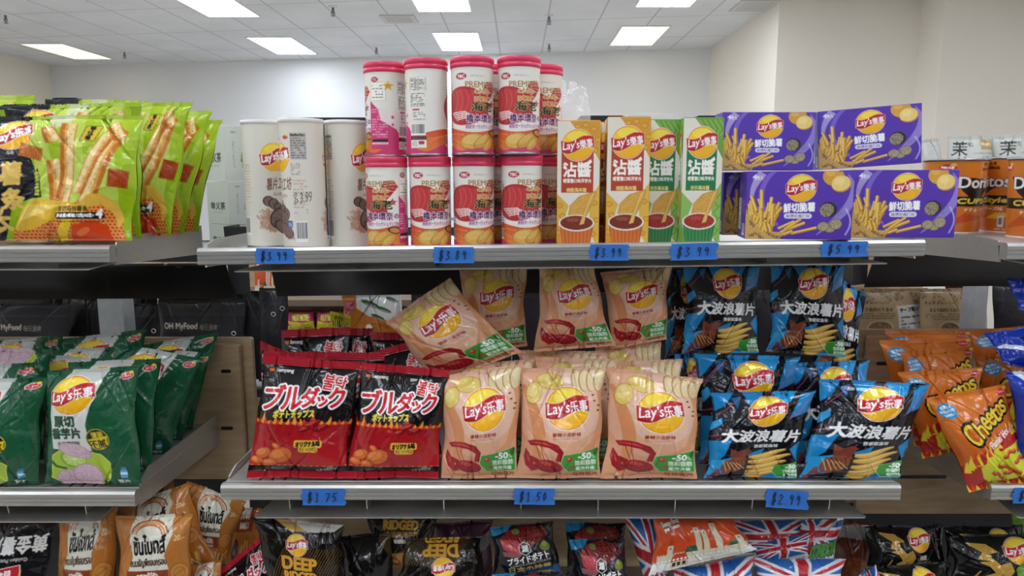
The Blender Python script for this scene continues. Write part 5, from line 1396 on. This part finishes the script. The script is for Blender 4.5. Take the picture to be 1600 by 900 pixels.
# ---- tea boxes on the far side
G = 'pale green tea boxes on the far side shelf'
tx = at(358, 352, 1.80).x
for z0, h, dx, rz, l in ((1.376, .066, 0, 50, 'lowest pale tea box, mostly hidden by the left shelf end'), (1.4428, .108, 0, 50, 'middle pale tea box with black characters and green grapes beside the lime pouches'),
                         (1.5515, .138, -.004, 47, 'topmost pale tea box with green grapes beside the lime pouches')):
    carton('teabox', 'teaboxend', Vector((tx + dx, 1.80, z0)), .105, .105, h, rz, l, G, name='tea_box', res=(60, 80), cat='tea box', flap=False)
# ---- off-white paper cans
G = 'off-white truffle crisp cans'
def zc(px, Y): return ZT(on(px, Y, 1.45).x) - .0117
can('stax', 419, 1.345, zc(419, 1.345), .0365, .232, 42, 'off-white truffle crisp can at the left end, set further back', G, 'white')
can('staxpriced', 479, 1.252, zc(479, 1.252), .037, .226, -66, 'off-white crisp can marked by hand with a price, in the middle of three', G, 'white')
can('stax', 547, 1.298, zc(547, 1.298), .037, .226, -122, 'off-white truffle crisp can next to the pink-lidded cans', G, 'white')
# ---- pink-lidded cans
G = 'pink-lidded shrimp crisp cans'
R_, H_ = .0355, .160
L_ = [(607, 1.252, -18, 'bottom left pink-lidded can, turned so its black bowl picture faces right'), (674, 1.252, 8, 'second pink-lidded can from the left in the bottom row'),
      (741, 1.252, 14, 'third pink-lidded can from the left in the bottom row, above the blue tape'), (815, 1.252, 14, 'bottom right pink-lidded can, next to the orange cartons')]
src = can('chipcan', L_[0][0], L_[0][1], zc(607, 1.25), R_, H_, 0, L_[0][3], G, 'pink')
src.rotation_euler.z = math.radians(-32)
for px, Y, rot, l in L_[1:]: can('chipcan', px, Y, zc(px, Y), R_, H_, rot, l, G, 'pink', src=src)
for px, Y, rot, l in [(605, 1.278, -112, 'top left pink-lidded can showing its pink panel and yellow star'), (668, 1.248, 160, 'pink-lidded can showing its nutrition table and barcode, top row'),
                      (739, 1.238, 9, 'pink-lidded can third from the left in the top row, shrimp picture in front'), (811, 1.240, -3, 'pink-lidded can at the front right of the top row'),
                      (761, 1.320, 4, 'pink-lidded can standing behind the gap between the two right top cans'), (847, 1.330, 0, 'pink-lidded can half hidden behind the front right top can')]:
    can('chipcan', px, Y, zc(px, Y) + H_ + .0003, R_, H_, rot, l, G, 'pink', src=src)
for px, Y, rot, l in [(764, 1.325, 20, 'lower pink-lidded can hidden behind the third bottom can'), (850, 1.335, 10, 'lower pink-lidded can behind the bottom right can')]:
    can('chipcan', px, Y, zc(px, Y), R_, H_, rot, l, G, 'pink', src=src)
# ---- dip cartons
G = 'tall dip crisp cartons'
def zt_(X): return ZT(X) - .0117
def dipbox(kind, pxl, pxr, Y, top_py, rz, label):
    A = on(pxl, Y, 1.45); w_ = (on(pxr, Y, 1.45).x - A.x); z = zt_(A.x + w_); t = at(pxl, top_py, Y)
    return carton(kind, kind, Vector((A.x, Y, z)), w_, .065, t.z - z, rz, label, G, res=(90, 210), roll=0)
dipbox('dip', 869.5, 935, 1.225, 189, -8, 'tall orange dip crisp carton at the left of its row')
dipbox('dip', 946, 1012, 1.218, 183, -3, 'tall orange dip crisp carton beside the green ones, in front')
dipbox('dipgreen', 1000, 1060, 1.245, 187, 0, 'tall green dip crisp carton partly covered by an orange carton')
dipbox('dipgreen', 1062, 1124, 1.222, 184, 0, 'tall green dip crisp carton next to the purple boxes')
dipbox('dip', 921, 985, 1.300, 191, 0, 'tall orange dip carton in the back row, seen in the gap between two orange ones')
# ---- purple fries cartons
G = 'purple truffle fries cartons'
def purple(px, py, Y, w_, h, rz, label, roll=0, tilt=0, d=.05, z=None):
    p = at(px, py, Y)
    p.z = ZT(p.x + w_) + .0006 if z is None else z
    return carton('fryboxfront', 'fryboxside', p, w_, d, h, rz, label, G, roll=roll, tilt=tilt, res=(190, 140), flap=False)
h1 = .1135
purple(1163, 375, 1.207, .172, h1, -7.5, 'purple fries carton at the front left of the stack, its left side with barcode showing', d=.07)
purple(1327, 375, 1.207, .176, h1, -1, 'purple fries carton at the front right of the stack, bottom layer', d=.06)
purple(1127, 375, 1.30, .172, h1, 0, 'purple fries carton behind the front left one, just its left end in view', d=.05)
z2 = ZT(.68) + h1 + .0014
purple(1126, 262, 1.245, .160, .098, 0, 'purple fries carton at the top left of the stack', z=z2, d=.05)
purple(1279, 258, 1.262, .165, .100, -12, 'purple fries carton at the top right of the stack, tipped up to the right', roll=4, z=z2 + .0005, d=.05)
# ---- things on the far side shelf seen over the top
def block(px0, px1, py0, Y, d, mat, label, name='display_box', z0=1.441):
    A = at(px0, py0, Y); B_ = at(px1, py0, Y)
    o = empty(name, ((A.x + B_.x) / 2, Y, z0), label, 'box', 'boxes on the far side top shelf')
    w2 = (B_.x - A.x) / 2; h = A.z - z0; a = MB()
    a.prism([(-w2, 0), (w2, 0), (w2, h - .002), (w2 - .002, h), (-w2 + .002, h), (-w2, h - .002)], 'y', 0, d); a.build('box_body', M[mat], o)
    a = MB(); a.box(-w2 + .004, w2 - .004, .004, d - .004, h + .0002, h + .0012); a.build('lid_panel', M[mat], o)
block(446, 572, 184, 1.78, .12, 'black', 'black box behind the off-white cans')
block(906, 975, 181, 1.80, .12, 'black', 'black box behind the orange dip cartons')
block(982, 1052, 178, 1.82, .12, 'white_box', 'white box behind the green dip cartons')
block(1090, 1122, 181, 1.78, .10, 'black', 'small black box behind the second green carton')
block(82, 120, 153, 1.80, .10, 'black', 'black box behind the lime green pouches', z0=1.376)
# crumpled clear bag
o = empty('plastic_bag', at(886, 250, 1.435), 'crumpled clear plastic bag beside the pink-lidded cans', 'plastic bag')
th, ph = np.meshgrid(np.linspace(0, 2 * PI, 90), np.linspace(.02, PI - .02, 60))
rg = np.random.default_rng(11); rr = np.ones_like(th)
for k in range(46):
    d_ = rg.normal(size=3); d_ /= np.linalg.norm(d_)
    s_ = np.sin(ph) * np.cos(th) * d_[0] + np.sin(ph) * np.sin(th) * d_[1] + np.cos(ph) * d_[2]
    f_ = rg.uniform(0, 6)
    if k < 14: rr += .022 * np.sin(rg.uniform(2, 5) * s_ + f_)
    else: rr += .016 * (1 - np.abs(np.sin(rg.uniform(4, 11) * s_ + f_))) ** 3 * rg.choice([-1, 1])
rr *= 1 + .06 * np.cos(th * 2 + ph * 2)
P = np.stack([.044 * rr * np.sin(ph) ** .7 * np.cos(th), .04 * rr * np.sin(ph) ** .7 * np.sin(th), .085 * rr * np.cos(ph) + .06 + .015 * np.sin(ph) * np.cos(th)], -1)
o.location.z = zc(886, 1.43) + .065
zmin = P[..., 2].min(); P[..., 2] -= zmin; P[..., 2] *= 1.42; P[..., 0] *= 1.12; o.location.z = zc(886, 1.43) + .03
grid_object('film_wrap', [(P, np.array([.9, .9, .9]), True)], M['clear'], o)
P2 = P * .62 + np.array([0, 0.004, .02]); grid_object('red_wrapper', [(P2[8:50], lin(hexc('#d2607c')), True)], M['film'], o)
a = MB(); zb = .0; a.lathe([(.03, zb - .03), (.034, zb - .02), (.034, zb + .012), (.02, zb + .02)], 24); a.build('base_tray', M['black'], o)
# ---- orange cups, right top shelf
G = 'orange snack cups on the right top shelf'; zr = 1.4475
def cupat(px, pyt, Y, rb, rt, rot, label):
    t = at(px, pyt, Y - rt); return cup(px, Y, zr, rb, rt, t.z - zr, rot, label, G)
cupat(1484, 248, 1.47, .0505, .0575, -66, 'orange snack cup just right of the purple cartons')
cupat(1574, 245, 1.475, .0505, .0575, -8, 'orange snack cup in the middle with its black emblem showing')
cupat(1623, 245, 1.325, .0515, .0585, 48, 'orange snack cup cut off by the right picture edge')
G = 'white jasmine tea pouches behind the orange cups'
kw = dict(name='tea_pouch', cat='tea pouch', Z=1.441, mat='matte_film', parts=('top_seal', None))
bag('jasmine', ((1480, 213), (1552, 212), 1556, 1478), (1.80, 1.82), 'white jasmine tea pouch above the middle orange cup', G, .03, 31, res=BK, pinch=.02, creases=.5, **kw)
bag('jasmine', ((1553, 212), (1630, 209), 1632, 1552), (1.79, 1.81), 'white jasmine tea pouch at the right picture edge', G, .03, 32, res=BK, pinch=.02, creases=.5, **kw)
bag('jasmine', ((1439, 219), (1470, 216), 1476, 1444), (1.82, 1.84), 'narrow grey white pouch standing just right of the purple cartons', G, .02, 33, res=BK, pinch=.02, creases=.5, vrange=(0, .18), **kw)

# ================================================================== middle shelf
# ---- dark green taro bags
G = 'dark green taro crisp bags on the left middle shelf'; ZG = ZM - .0115
kw = dict(Z=ZG, pinch=.05)
bag('taro', ((72, 580), (214, 572), 222, 71), (1.214, 1.236), 'dark green taro crisp bag fully in view at the front', G, 0.055, 40, res=FR, creases=.9, **kw)
bag('taro', ((-84, 592), (73, 590), 60, -90), (1.214, 1.236), 'dark green taro bag at the front cut by the left picture edge', G, 0.055, 41, res=FR, creases=.9, **kw)
bag('taro', ((108, 566), (253, 560), 238, 100), (1.268, 1.290), 'dark green taro bag right behind the front one, showing a yellow and black roundel', G, 0.042, 42, res=MD, **kw)
bag('taro', ((180, 536), (318, 560), 262, 150), (1.350, 1.372), 'dark green taro bag leaning right, its top corner folded over', G, 0.044, 43, res=MD, creases=1.1, **kw)
bag('taro', ((250, 546), (334, 552), 283, 190), (1.430, 1.452), 'dark green taro bag second from the right end of the row', G, 0.04, 44, res=MD, **kw)
bag('taro', ((218, 540), (341, 519), 300, 215), (1.500, 1.522), 'dark green taro bag at the right end of the row next to the plywood board', G, 0.04, 45, res=MD, **kw)
bag('taro', ((94, 530), (230, 514), 222, 98), (1.495, 1.517), 'dark green taro bag standing highest at the back in front of the zinc post', G, 0.036, 46, res=BK, **kw)
bag('taro', ((-36, 535), (98, 524), 96, -36), (1.490, 1.512), 'dark green taro bag at the back left below the dark pouch', G, 0.036, 47, res=BK, **kw)
bag('taro', ((66, 548), (206, 541), 196, 66), (1.440, 1.462), 'dark green taro bag in the middle rows with a crumpled pale band', G, 0.038, 48, res=BK, creases=1.4, **kw)
bag('taro', ((44, 553), (186, 562), 180, 44), (1.385, 1.407), 'dark green taro bag behind the front pair with its top edge sloping right', G, 0.04, 49, res=BK, creases=1.3, **kw)
bag('taro', ((-110, 540), (84, 546), 70, -110), (1.330, 1.352), 'upside down green taro bag showing lime and taro slices near its top', G, 0.044, 50, res=MD, flip=True, **kw)
bag('taro', ((-80, 572), (62, 566), 58, -80), (1.268, 1.290), 'dark green taro bag hidden behind the cut off front one', G, 0.042, 51, res=BK, **kw)
# ---- red and black bags
G = 'red and black spicy crisp bags'
kw = dict(pinch=.035)
bag('red', ((413, 556), (563, 566), 541, 386), (1.213, 1.247), 'red and black spicy crisp bag at the front left', G, 0.055, 60, res=FR, creases=.9, **kw)
bag('red', ((565, 566), (702, 578), 685, 541), (1.213, 1.247), 'red and black spicy crisp bag at the front right, beside the peach bags', G, 0.055, 61, res=FR, creases=.9, **kw)
bag('red', ((412, 549), (602, 551), 590, 410), (1.270, 1.304), 'red and black bag directly behind the front left one, its red seal showing', G, 0.04, 62, res=BK, **kw)
bag('red', ((440, 516), (547, 511), 545, 440), (1.375, 1.409), 'red and black bag standing at the back left with its maker name visible', G, 0.04, 63, res=MD, **kw)
bag('red', ((500, 512), (582, 513), 575, 490), (1.422, 1.456), 'red and black bag half hidden at the back, right of the tall one', G, 0.034, 64, res=BK, **kw)
bag('red', ((579, 518), (648, 521), 648, 579), (1.375, 1.409), 'red and black bag at the back beside the tilted peach bag', G, 0.036, 65, res=BK, **kw)
bag('red', ((560, 556), (676, 524), 690, 575), (1.322, 1.356), 'red and black bag with its top edge slanting up to the right', G, 0.042, 66, res=MD, **kw)
bag('red', ((406, 533), (458, 553), 462, 410), (1.325, 1.359), 'red and black bag at the left edge, its seal sloping down to the right', G, 0.036, 67, res=BK, vrange=(0, .9), **kw)
# ---- peach crayfish bags
G = 'peach crayfish crisp bags'
bag('pink', ((686, 588), (818, 568), 808, 689), (1.212, 1.248), 'peach crayfish crisp bag at the front left of the three', G, 0.058, 70, res=FR, creases=.8)
bag('pink', ((813, 576), (948, 574), 939, 806), (1.212, 1.248), 'peach crayfish crisp bag at the front middle of the three', G, 0.058, 71, res=FR, creases=.8)
bag('pink', ((950, 574), (1097, 592), 1088, 938), (1.212, 1.248), 'peach crayfish crisp bag at the front right of the three', G, 0.058, 72, res=FR, creases=.9)
bag('pink', ((704, 571), (834, 561), 828, 706), (1.272, 1.308), 'peach bag in the second row behind the front left one', G, 0.042, 73, res=BK)
bag('pink', ((836, 558), (966, 561), 960, 838), (1.272, 1.308), 'peach bag in the second row behind the front middle one', G, 0.042, 74, res=BK)
bag('pink', ((948, 566), (1066, 561), 1062, 950), (1.272, 1.308), 'peach bag in the second row behind the front right one', G, 0.042, 75, res=BK)
bag('pink', ((808, 547), (952, 549), 946, 812), (1.325, 1.361), 'peach bag in the third row in the middle, only its top showing', G, 0.042, 76, res=BK)
bag('pink', ((930, 541), (1034, 534), 1030, 934), (1.325, 1.361), 'peach bag in the third row towards the blue bags, only its top showing', G, 0.042, 77, res=BK)
bag('pink', ((602, 503), (702, 434), (815, 550), (678, 602)), (1.30, 1.345), 'peach crayfish bag lying tilted on top of the heap at the left', G, .055, 78, res=MD, creases=1.1)
bag('pink', ((716, 416), (824, 416), (824, 541), (722, 552)), (1.40, 1.425), 'peach crayfish bag standing upright on the heap behind the tilted one', G, .05, 79, res=MD)
bag('pink', ((842, 415), (928, 415), (962, 540), (834, 550)), (1.335, 1.37), 'peach crayfish bag on top of the heap in the middle', G, .055, 80, res=MD)
bag('pink', ((938, 426), (1050, 415), (1042, 530), (955, 546)), (1.345, 1.38), 'peach crayfish bag on top of the heap at the right, creased down its left', G, .055, 81, res=MD, creases=1.3)
# ---- black and blue bags
G = 'black and blue squid crisp bags'
kw = dict(mat='foil')
bag('blue', ((1110, 614), (1274, 610), 1243, 1099), (1.214, 1.244), 'black and blue squid crisp bag at the front left of the two', G, 0.058, 90, res=FR, creases=1.1, **kw)
bag('blue', ((1280, 592), (1454, 600), 1408, 1250), (1.212, 1.242), 'black and blue squid crisp bag at the front right end of the shelf', G, 0.058, 91, res=FR, creases=1.1, **kw)
bag('blue', ((1086, 553), (1250, 557), 1240, 1090), (1.275, 1.305), 'black and blue bag standing behind the front left one, logo half covered', G, 0.042, 92, res=MD, creases=1.2, **kw)
bag('blue', ((1236, 568), (1360, 562), 1350, 1240), (1.275, 1.305), 'black and blue bag behind the front right one, blue corner showing', G, 0.042, 93, res=MD, creases=1.2, **kw)
bag('blue', ((1054, 554), (1100, 550), 1110, 1056), (1.345, 1.375), 'black and blue bag squeezed in beside the peach bags at the back', G, 0.036, 94, res=BK, creases=1.3, **kw)
bag('blue', ((1068, 413), (1188, 413), (1186, 552), (1066, 552)), (1.345, 1.375), 'black and blue bag standing on top at the left, squid in front', G, 0.05, 95, res=FR, **kw)
bag('blue', ((1202, 412), (1322, 412), (1322, 558), (1198, 550)), (1.345, 1.375), 'black and blue bag standing on top at the right, squid in front', G, 0.05, 96, res=FR, **kw)
bag('blue', ((1040, 424), (1098, 420), (1100, 556), (1038, 560)), (1.425, 1.455), 'black and blue bag at the back left of the upper ones, blue folds showing', G, 0.04, 97, res=BK, creases=1.4, **kw)
bag('blue', ((1296, 424), (1352, 460), (1336, 592), (1262, 592)), (1.425, 1.455), 'black and blue bag at the back right of the upper ones, pointed corner sticking out', G, 0.03, 98, res=BK, creases=1.4, **kw)
bag('thai', ((1296, 412), (1330, 410), 1334, 1290), (1.90, 1.91), 'small orange packet tucked behind the upper right blue bag', 'small packets', .02, 99, res=(50, 60), Z=1.032, name='snack_packet', cat='snack packet')
# ---- orange corn puff bags at right
G = 'orange corn puff bags on the right middle shelf'
ZR = ZM + .001
bag('cheetos', ((1446, 622), (1572, 600), (1612, 752), (1512, 768)), (1.200, 1.228), 'orange corn puff bag at the front hanging over the shelf edge', G, 0.06, 110, res=FR, creases=.9)
bag('cheetos', ((1404, 582), (1534, 574), (1530, 700), (1440, 716)), (1.270, 1.298), 'orange corn puff bag second from the front, left column', G, 0.046, 111, res=MD)
bag('cheetos', ((1408, 550), (1523, 541), (1520, 680), (1430, 698)), (1.325, 1.353), 'orange corn puff bag third from the front, left column', G, 0.044, 112, res=MD)
bag('cheetos', ((1374, 532), (1519, 528), (1516, 660), (1400, 680)), (1.380, 1.408), 'orange corn puff bag fourth from the front, sticking out to the left', G, 0.044, 113, res=MD)
bag('cheetos', ((1384, 516), (1515, 517), (1512, 640), (1396, 650)), (1.435, 1.463), 'orange corn puff bag at the very back of the left column', G, 0.04, 114, res=BK)
bag('cheetos', ((1523, 558), (1650, 540), (1650, 660), (1540, 690)), (1.345, 1.373), 'orange corn puff bag in the right column, blue roundel showing', G, 0.044, 115, res=MD)
bag('cheetos', ((1518, 517), (1640, 506), (1640, 620), (1520, 640)), (1.430, 1.458), 'orange corn puff bag at the back of the right column under a blue bag', G, 0.042, 116, res=BK)
G = 'royal blue crisp bags at the right edge'
bag('bluebag', ((1534, 522), (1660, 500), (1690, 590), (1568, 566)), (1.255, 1.30), 'royal blue crisp bag lying over the orange ones', G, .05, 117, res=MD, mat='foil', creases=1.3)
bag('bluebag', ((1574, 582), (1720, 570), (1730, 720), (1589, 720)), (1.20, 1.22), 'royal blue crisp bag standing at the right picture edge', G, .06, 118, res=MD, mat='foil', vrange=(.5, 1))
bag('bluebag', ((1570, 437), (1660, 425), (1670, 490), (1592, 484)), (1.30, 1.33), 'dark blue bag corner hanging in at the right edge under the top shelf', G, .03, 119, res=BK, mat='foil', vrange=(0, .3))
# ---- pouches on the far side, middle
G = 'dark resealable pouches on the far side shelf'
kw = dict(name='food_pouch', cat='food pouch', mat='matte_film', Z=1.032, pinch=.01, creases=.45)
def ring(px, py, Y):
    p = at(px, py, Y)
    o = empty('hang_ring', p, 'small pale ring at %s' % ('left' if px < 300 else 'right'), 'ring', 'pale rings on the dark pouches'); return o
def pouch(px0, px1, pyt, Y, seed, label, holes, pouch_=True):
    o = bag('dark' if seed in (120, 122) else 'darkplain', ((px0, pyt), (px1, pyt + 1), px1, px0), (Y, Y + .02), label, G, .03, seed, res=MD, parts=('top_seal', None), **kw)
    for hx, hy in holes:
        p = at(hx, hy, Y - .012) - o.location; a = MB(); pts = [p + Vector((.0052 * math.cos(t * PI / 10), 0, .0052 * math.sin(t * PI / 10))) for t in range(21)]
        q = a; q.tube(pts, .0012, 6); q.build('grommet', M['white_box'], o)
pouch(248, 382, 470, 1.77, 120, 'dark pouch with pale lettering behind the green bags', [(365, 521)])
pouch(196, 262, 474, 1.80, 121, 'dark pouch with a ring between the zinc post and the lettered pouch', [(240, 517)])
pouch(-20, 110, 474, 1.79, 122, 'dark pouch at the far left behind the green bags', [])
pouch(96, 206, 462, 1.86, 127, 'dark pouch added as backing behind the light zinc post', [])  # extra pouch added as dark backing behind the post
pouch(-30, 112, 457, 1.92, 115, 'dark pouch added as backing in the rear row at the far left', [])  # rear row of three added to shut out the bright room behind
pouch(112, 246, 457, 1.92, 114, 'dark pouch added as backing in the rear row behind the zinc post', [])
pouch(248, 372, 457, 1.92, 113, 'dark pouch added as backing in the rear row behind the lettered one', [])
pouch(330, 392, 458, 1.84, 123, 'dark pouch behind the lettered one', [(382, 514)])
pouch(380, 418, 454, 1.80, 124, 'narrow dark pouch right of the lettered one', [])
pouch(405, 450, 450, 1.78, 125, 'dark pouch with two rings beside the red bags', [(427, 491), (441, 482)])
pouch(1552, 1660, 444, 1.80, 118, 'dark pouch added to cover the bright gap right of the light zinc post', [])  # added to cover the bright far aisle beside the post
pouch(640, 800, 440, 1.82, 126, 'dark pouch added to darken the gap behind the peach bags on the heap', [])  # this and the next three are added to keep the gaps dark
pouch(800, 960, 440, 1.82, 128, 'dark pouch added to darken the gap behind the middle peach bag', [])
pouch(962, 1120, 440, 1.82, 129, 'dark pouch added to darken the gap between the peach and the blue bags', [])
pouch(1122, 1296, 440, 1.82, 119, 'dark pouch added to darken the gap behind the upper blue bags', [])
G = 'brown kraft pouches on the far side shelf'
bag('kraft', ((1318, 452), (1450, 450), 1455, 1316), (1.80, 1.82), 'brown kraft pouch with a pale text panel behind the blue bags', G, .03, 130, res=MD, parts=('top_seal', None), **kw)
bag('kraft', ((1438, 452), (1540, 449), 1548, 1440), (1.77, 1.79), 'brown kraft pouch beside the zinc post behind the orange bags', G, .03, 131, res=MD, parts=('top_seal', None), **kw)
bag('nut', ((1476, 446), (1524, 446), 1526, 1474), (1.88, 1.89), 'pink packet behind the brown kraft pouches', 'small packets', .02, 132, res=BK, name='snack_packet', cat='snack packet', Z=1.032)
G = 'packets seen through the gap behind the red bags'
kw = dict(name='snack_packet', cat='snack packet')
for i, (x0, x1, l) in enumerate([(448, 492, 'pink and yellow nut packet seen through the gap, leftmost'), (494, 530, 'pink and yellow nut packet seen through the gap, second from left'), (532, 580, 'pink and yellow nut packet seen through the gap, third from left')]):
    bag('nut', ((x0, 484), (x1, 483), x1, x0), (3.36, 3.38), l, G, .05, 140 + i, res=BK, Z=.842, vrange=(0, 1), **kw)
    pass
bag('silver', ((534, 462), (624, 458), 634, 540), (1.78, 1.81), 'silver and orange pouch leaning behind the red bags', G, .03, 145, res=MD, creases=1.2, mat='foil', Z=1.032, **kw)
bag('yellowstrip', ((516, 486), (548, 494), 550, 514), (1.755, 1.76), 'small yellow packet in front of the silver and orange pouch', G, .012, 146, res=(60, 40), Z=1.032, vrange=(0, 4), **kw)
bag('castle', ((396, 404), (444, 404), 444, 396), (3.35, 3.36), 'orange packet in the gap under the left end of the middle top shelf', 'small packets', .03, 147, res=(50, 50), Z=1.002, **kw)

# ================================================================== bottom shelf
G = 'orange brown grain snack bags on the bottom shelf'; ZB = ZL + .001
bag('thai', ((178, 807), (301, 803), (300, 948), (186, 950)), (1.215, 1.245), 'orange brown grain snack bag at the front, fully lettered', G, .06, 150, res=FR)
bag('thai', ((92, 800), (184, 792), (184, 948), (86, 952)), (1.235, 1.265), 'orange brown grain snack bag left of the front one, partly under the shelf', G, .06, 151, res=MD)
bag('thai', ((186, 792), (292, 755), (338, 876), (215, 910)), (1.30, 1.34), 'orange brown bag tilted behind the front one', G, .06, 152, res=MD, creases=1.2)
bag('thai', ((292, 752), (384, 784), (356, 880), (300, 890)), (1.345, 1.385), 'orange brown bag at the back right, next to the middle shelf', G, .055, 153, res=MD)
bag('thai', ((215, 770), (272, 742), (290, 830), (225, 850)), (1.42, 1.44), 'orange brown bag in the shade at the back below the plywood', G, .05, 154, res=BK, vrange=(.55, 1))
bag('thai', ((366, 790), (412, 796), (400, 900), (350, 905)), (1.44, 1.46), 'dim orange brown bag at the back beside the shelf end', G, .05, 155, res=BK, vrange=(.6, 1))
bag('thai', ((296, 884), (345, 876), (352, 960), (296, 960)), (1.27, 1.29), 'orange brown bag low down right of the front one', G, .05, 156, res=BK)
bag('golden', ((-60, 812), (94, 806), (66, 950), (-80, 950)), (1.22, 1.25), 'black upside down potato bag with white characters at the left picture edge', 'upside down potato bags', .05, 157, res=FR, flip=True)
bag('red', ((341, 893), (408, 838), (480, 930), (400, 995)), (1.285, 1.30), 'red and black bag lying slanted at the left of the bottom shelf', 'red and black spicy crisp bags', .04, 158, res=MD)
G = 'black and gold ridged crisp bags on the bottom shelf'
bag('deep', ((394, 808), (538, 820), (534, 945), (424, 945)), (1.22, 1.25), 'black ridged crisp bag with gold lettering at the left of the bottom shelf', G, .06, 160, res=FR, creases=1.2)
bag('ridged', ((568, 800), (690, 800), (664, 890), (590, 880)), (1.335, 1.36), 'black ridged bag leaning back under the shelf, gold words and an orange lower part', G, .055, 161, res=MD)
bag('deep', ((634, 842), (752, 838), (766, 925), (612, 915)), (1.235, 1.27), 'black ridged bag lying upside down, its logo turned over', G, .06, 162, res=MD, flip=True, vrange=(0, .62))
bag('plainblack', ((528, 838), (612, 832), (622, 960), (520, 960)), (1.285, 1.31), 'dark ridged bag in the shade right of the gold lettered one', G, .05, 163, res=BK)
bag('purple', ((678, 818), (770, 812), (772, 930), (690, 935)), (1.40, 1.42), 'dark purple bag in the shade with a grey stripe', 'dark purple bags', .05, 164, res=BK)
G = 'black beef flavour potato bags'
bag('pride', ((766, 824), (864, 814), (880, 898), (770, 902)), (1.235, 1.265), 'black beef potato bag with white letters, left one', G, .055, 165, res=FR)
bag('pride', ((889, 843), (976, 842), (988, 930), (894, 932)), (1.225, 1.255), 'black beef potato bag, right one in front', G, .055, 166, res=FR)
bag('pride', ((882, 816), (978, 818), (980, 900), (884, 900)), (1.30, 1.325), 'black beef potato bag behind the right one, only its top showing', G, .05, 167, res=BK)
bag('pride', ((768, 897), (880, 893), (884, 960), (770, 960)), (1.20, 1.22), 'dark beef potato bag below the left one at the bottom picture edge', G, .05, 168, res=BK, vrange=(0, .8))
G = 'flag patterned snack bags'
bag('jack', ((974, 806), (1040, 812), (1050, 960), (1012, 925)), (1.265, 1.29), 'flag patterned bag left of the orange castle bag', G, .05, 170, res=MD)
bag('castle', ((1020, 808), (1146, 806), (1183, 858), (1013, 899)), (1.215, 1.255), 'orange snack bag with a drawing of castle towers', 'castle bags', .055, 171, res=FR)
bag('jack', ((1148, 814), (1252, 812), (1262, 866), (1150, 870)), (1.30, 1.325), 'flag patterned bag behind the castle bag, under the shelf', G, .05, 172, res=MD)
bag('jack', ((1176, 850), (1268, 832), (1262, 868), (1182, 886)), (1.262, 1.285), 'flag patterned bag lying between the castle bag and the green lettered one', G, .045, 173, res=MD)
bag('jacktown', ((1250, 812), (1318, 812), (1300, 882), (1240, 882)), (1.285, 1.31), 'flag patterned bag with green block letters', G, .055, 174, res=FR)
bag('jack', ((1177, 872), (1322, 874), (1322, 945), (1180, 945)), (1.215, 1.24), 'flag patterned bag in front at the bottom picture edge, right', G, .055, 175, res=FR)
bag('jack', ((1050, 890), (1180, 868), (1180, 950), (1055, 960)), (1.225, 1.245), 'flag patterned bag in front at the bottom picture edge, below the castle bag', G, .055, 176, res=MD)
bag('jack', ((1342, 898), (1368, 882), (1400, 960), (1330, 960)), (1.235, 1.25), 'flag patterned bag tip beside the black and gold bags', G, .04, 177, res=BK)
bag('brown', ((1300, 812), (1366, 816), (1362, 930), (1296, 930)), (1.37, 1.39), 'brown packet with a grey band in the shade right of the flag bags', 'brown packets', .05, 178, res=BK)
G = 'black and gold foil crisp bags on the right bottom shelf'
bag('goldblack', ((1350, 822), (1476, 819), (1478, 900), (1352, 906)), (1.285, 1.315), 'black and gold bag at the left with its round logo high up', G, .055, 180, res=FR, creases=1.2, mat='foil')
bag('goldblack', ((1482, 838), (1640, 832), (1650, 925), (1480, 925)), (1.245, 1.275), 'black and gold bag at the right with its round logo in the middle', G, .055, 181, res=FR, creases=1.2, mat='foil')
bag('goldblack', ((1352, 886), (1480, 878), (1490, 960), (1350, 960)), (1.225, 1.25), 'black and gold bag at the bottom picture edge below the left one', G, .055, 182, res=MD, mat='foil')
bag('goldblack', ((1474, 824), (1600, 820), (1604, 900), (1476, 900)), (1.335, 1.36), 'black and gold bag behind the right one, its logo half covered', G, .05, 183, res=MD, mat='foil')
bag('green', ((1577, 786), (1640, 770), (1640, 840), (1580, 832)), (1.40, 1.42), 'green bag at the right picture edge behind the black and gold ones', 'green bags', .04, 184, res=BK)
bag('green', ((1588, 884), (1640, 874), (1640, 940), (1592, 940)), (1.215, 1.23), 'green bag corner at the bottom right picture corner', 'green bags', .03, 185, res=BK)

# ---- price tapes
price(399, 388, 460, 412, '$3.99', 'blue tape price tag below the off-white cans')
price(677, 386, 740, 411, '$3.89', 'blue tape price tag below the pink-lidded cans')
price(921, 382, 981, 407, '$3.99', 'blue tape price tag below the orange dip cartons')
price(1048, 380, 1120, 406, '$3.99', 'blue tape price tag below the green dip cartons', .002)
price(1284, 377, 1354, 401, '$5.99', 'blue tape price tag below the purple cartons', .001)
price(471, 764, 539, 789, '$1.75', 'blue tape price tag below the red and black bags', -.001)
price(803, 763, 866, 788, '$1.50', 'blue tape price tag below the peach bags', -.001)
price(1197, 766, 1261, 794, '$2.99', 'blue tape price tag below the black and blue bags', -.006)
price(1583, 762, 1650, 786, '$2.99', 'blue tape price tag at the right picture edge')
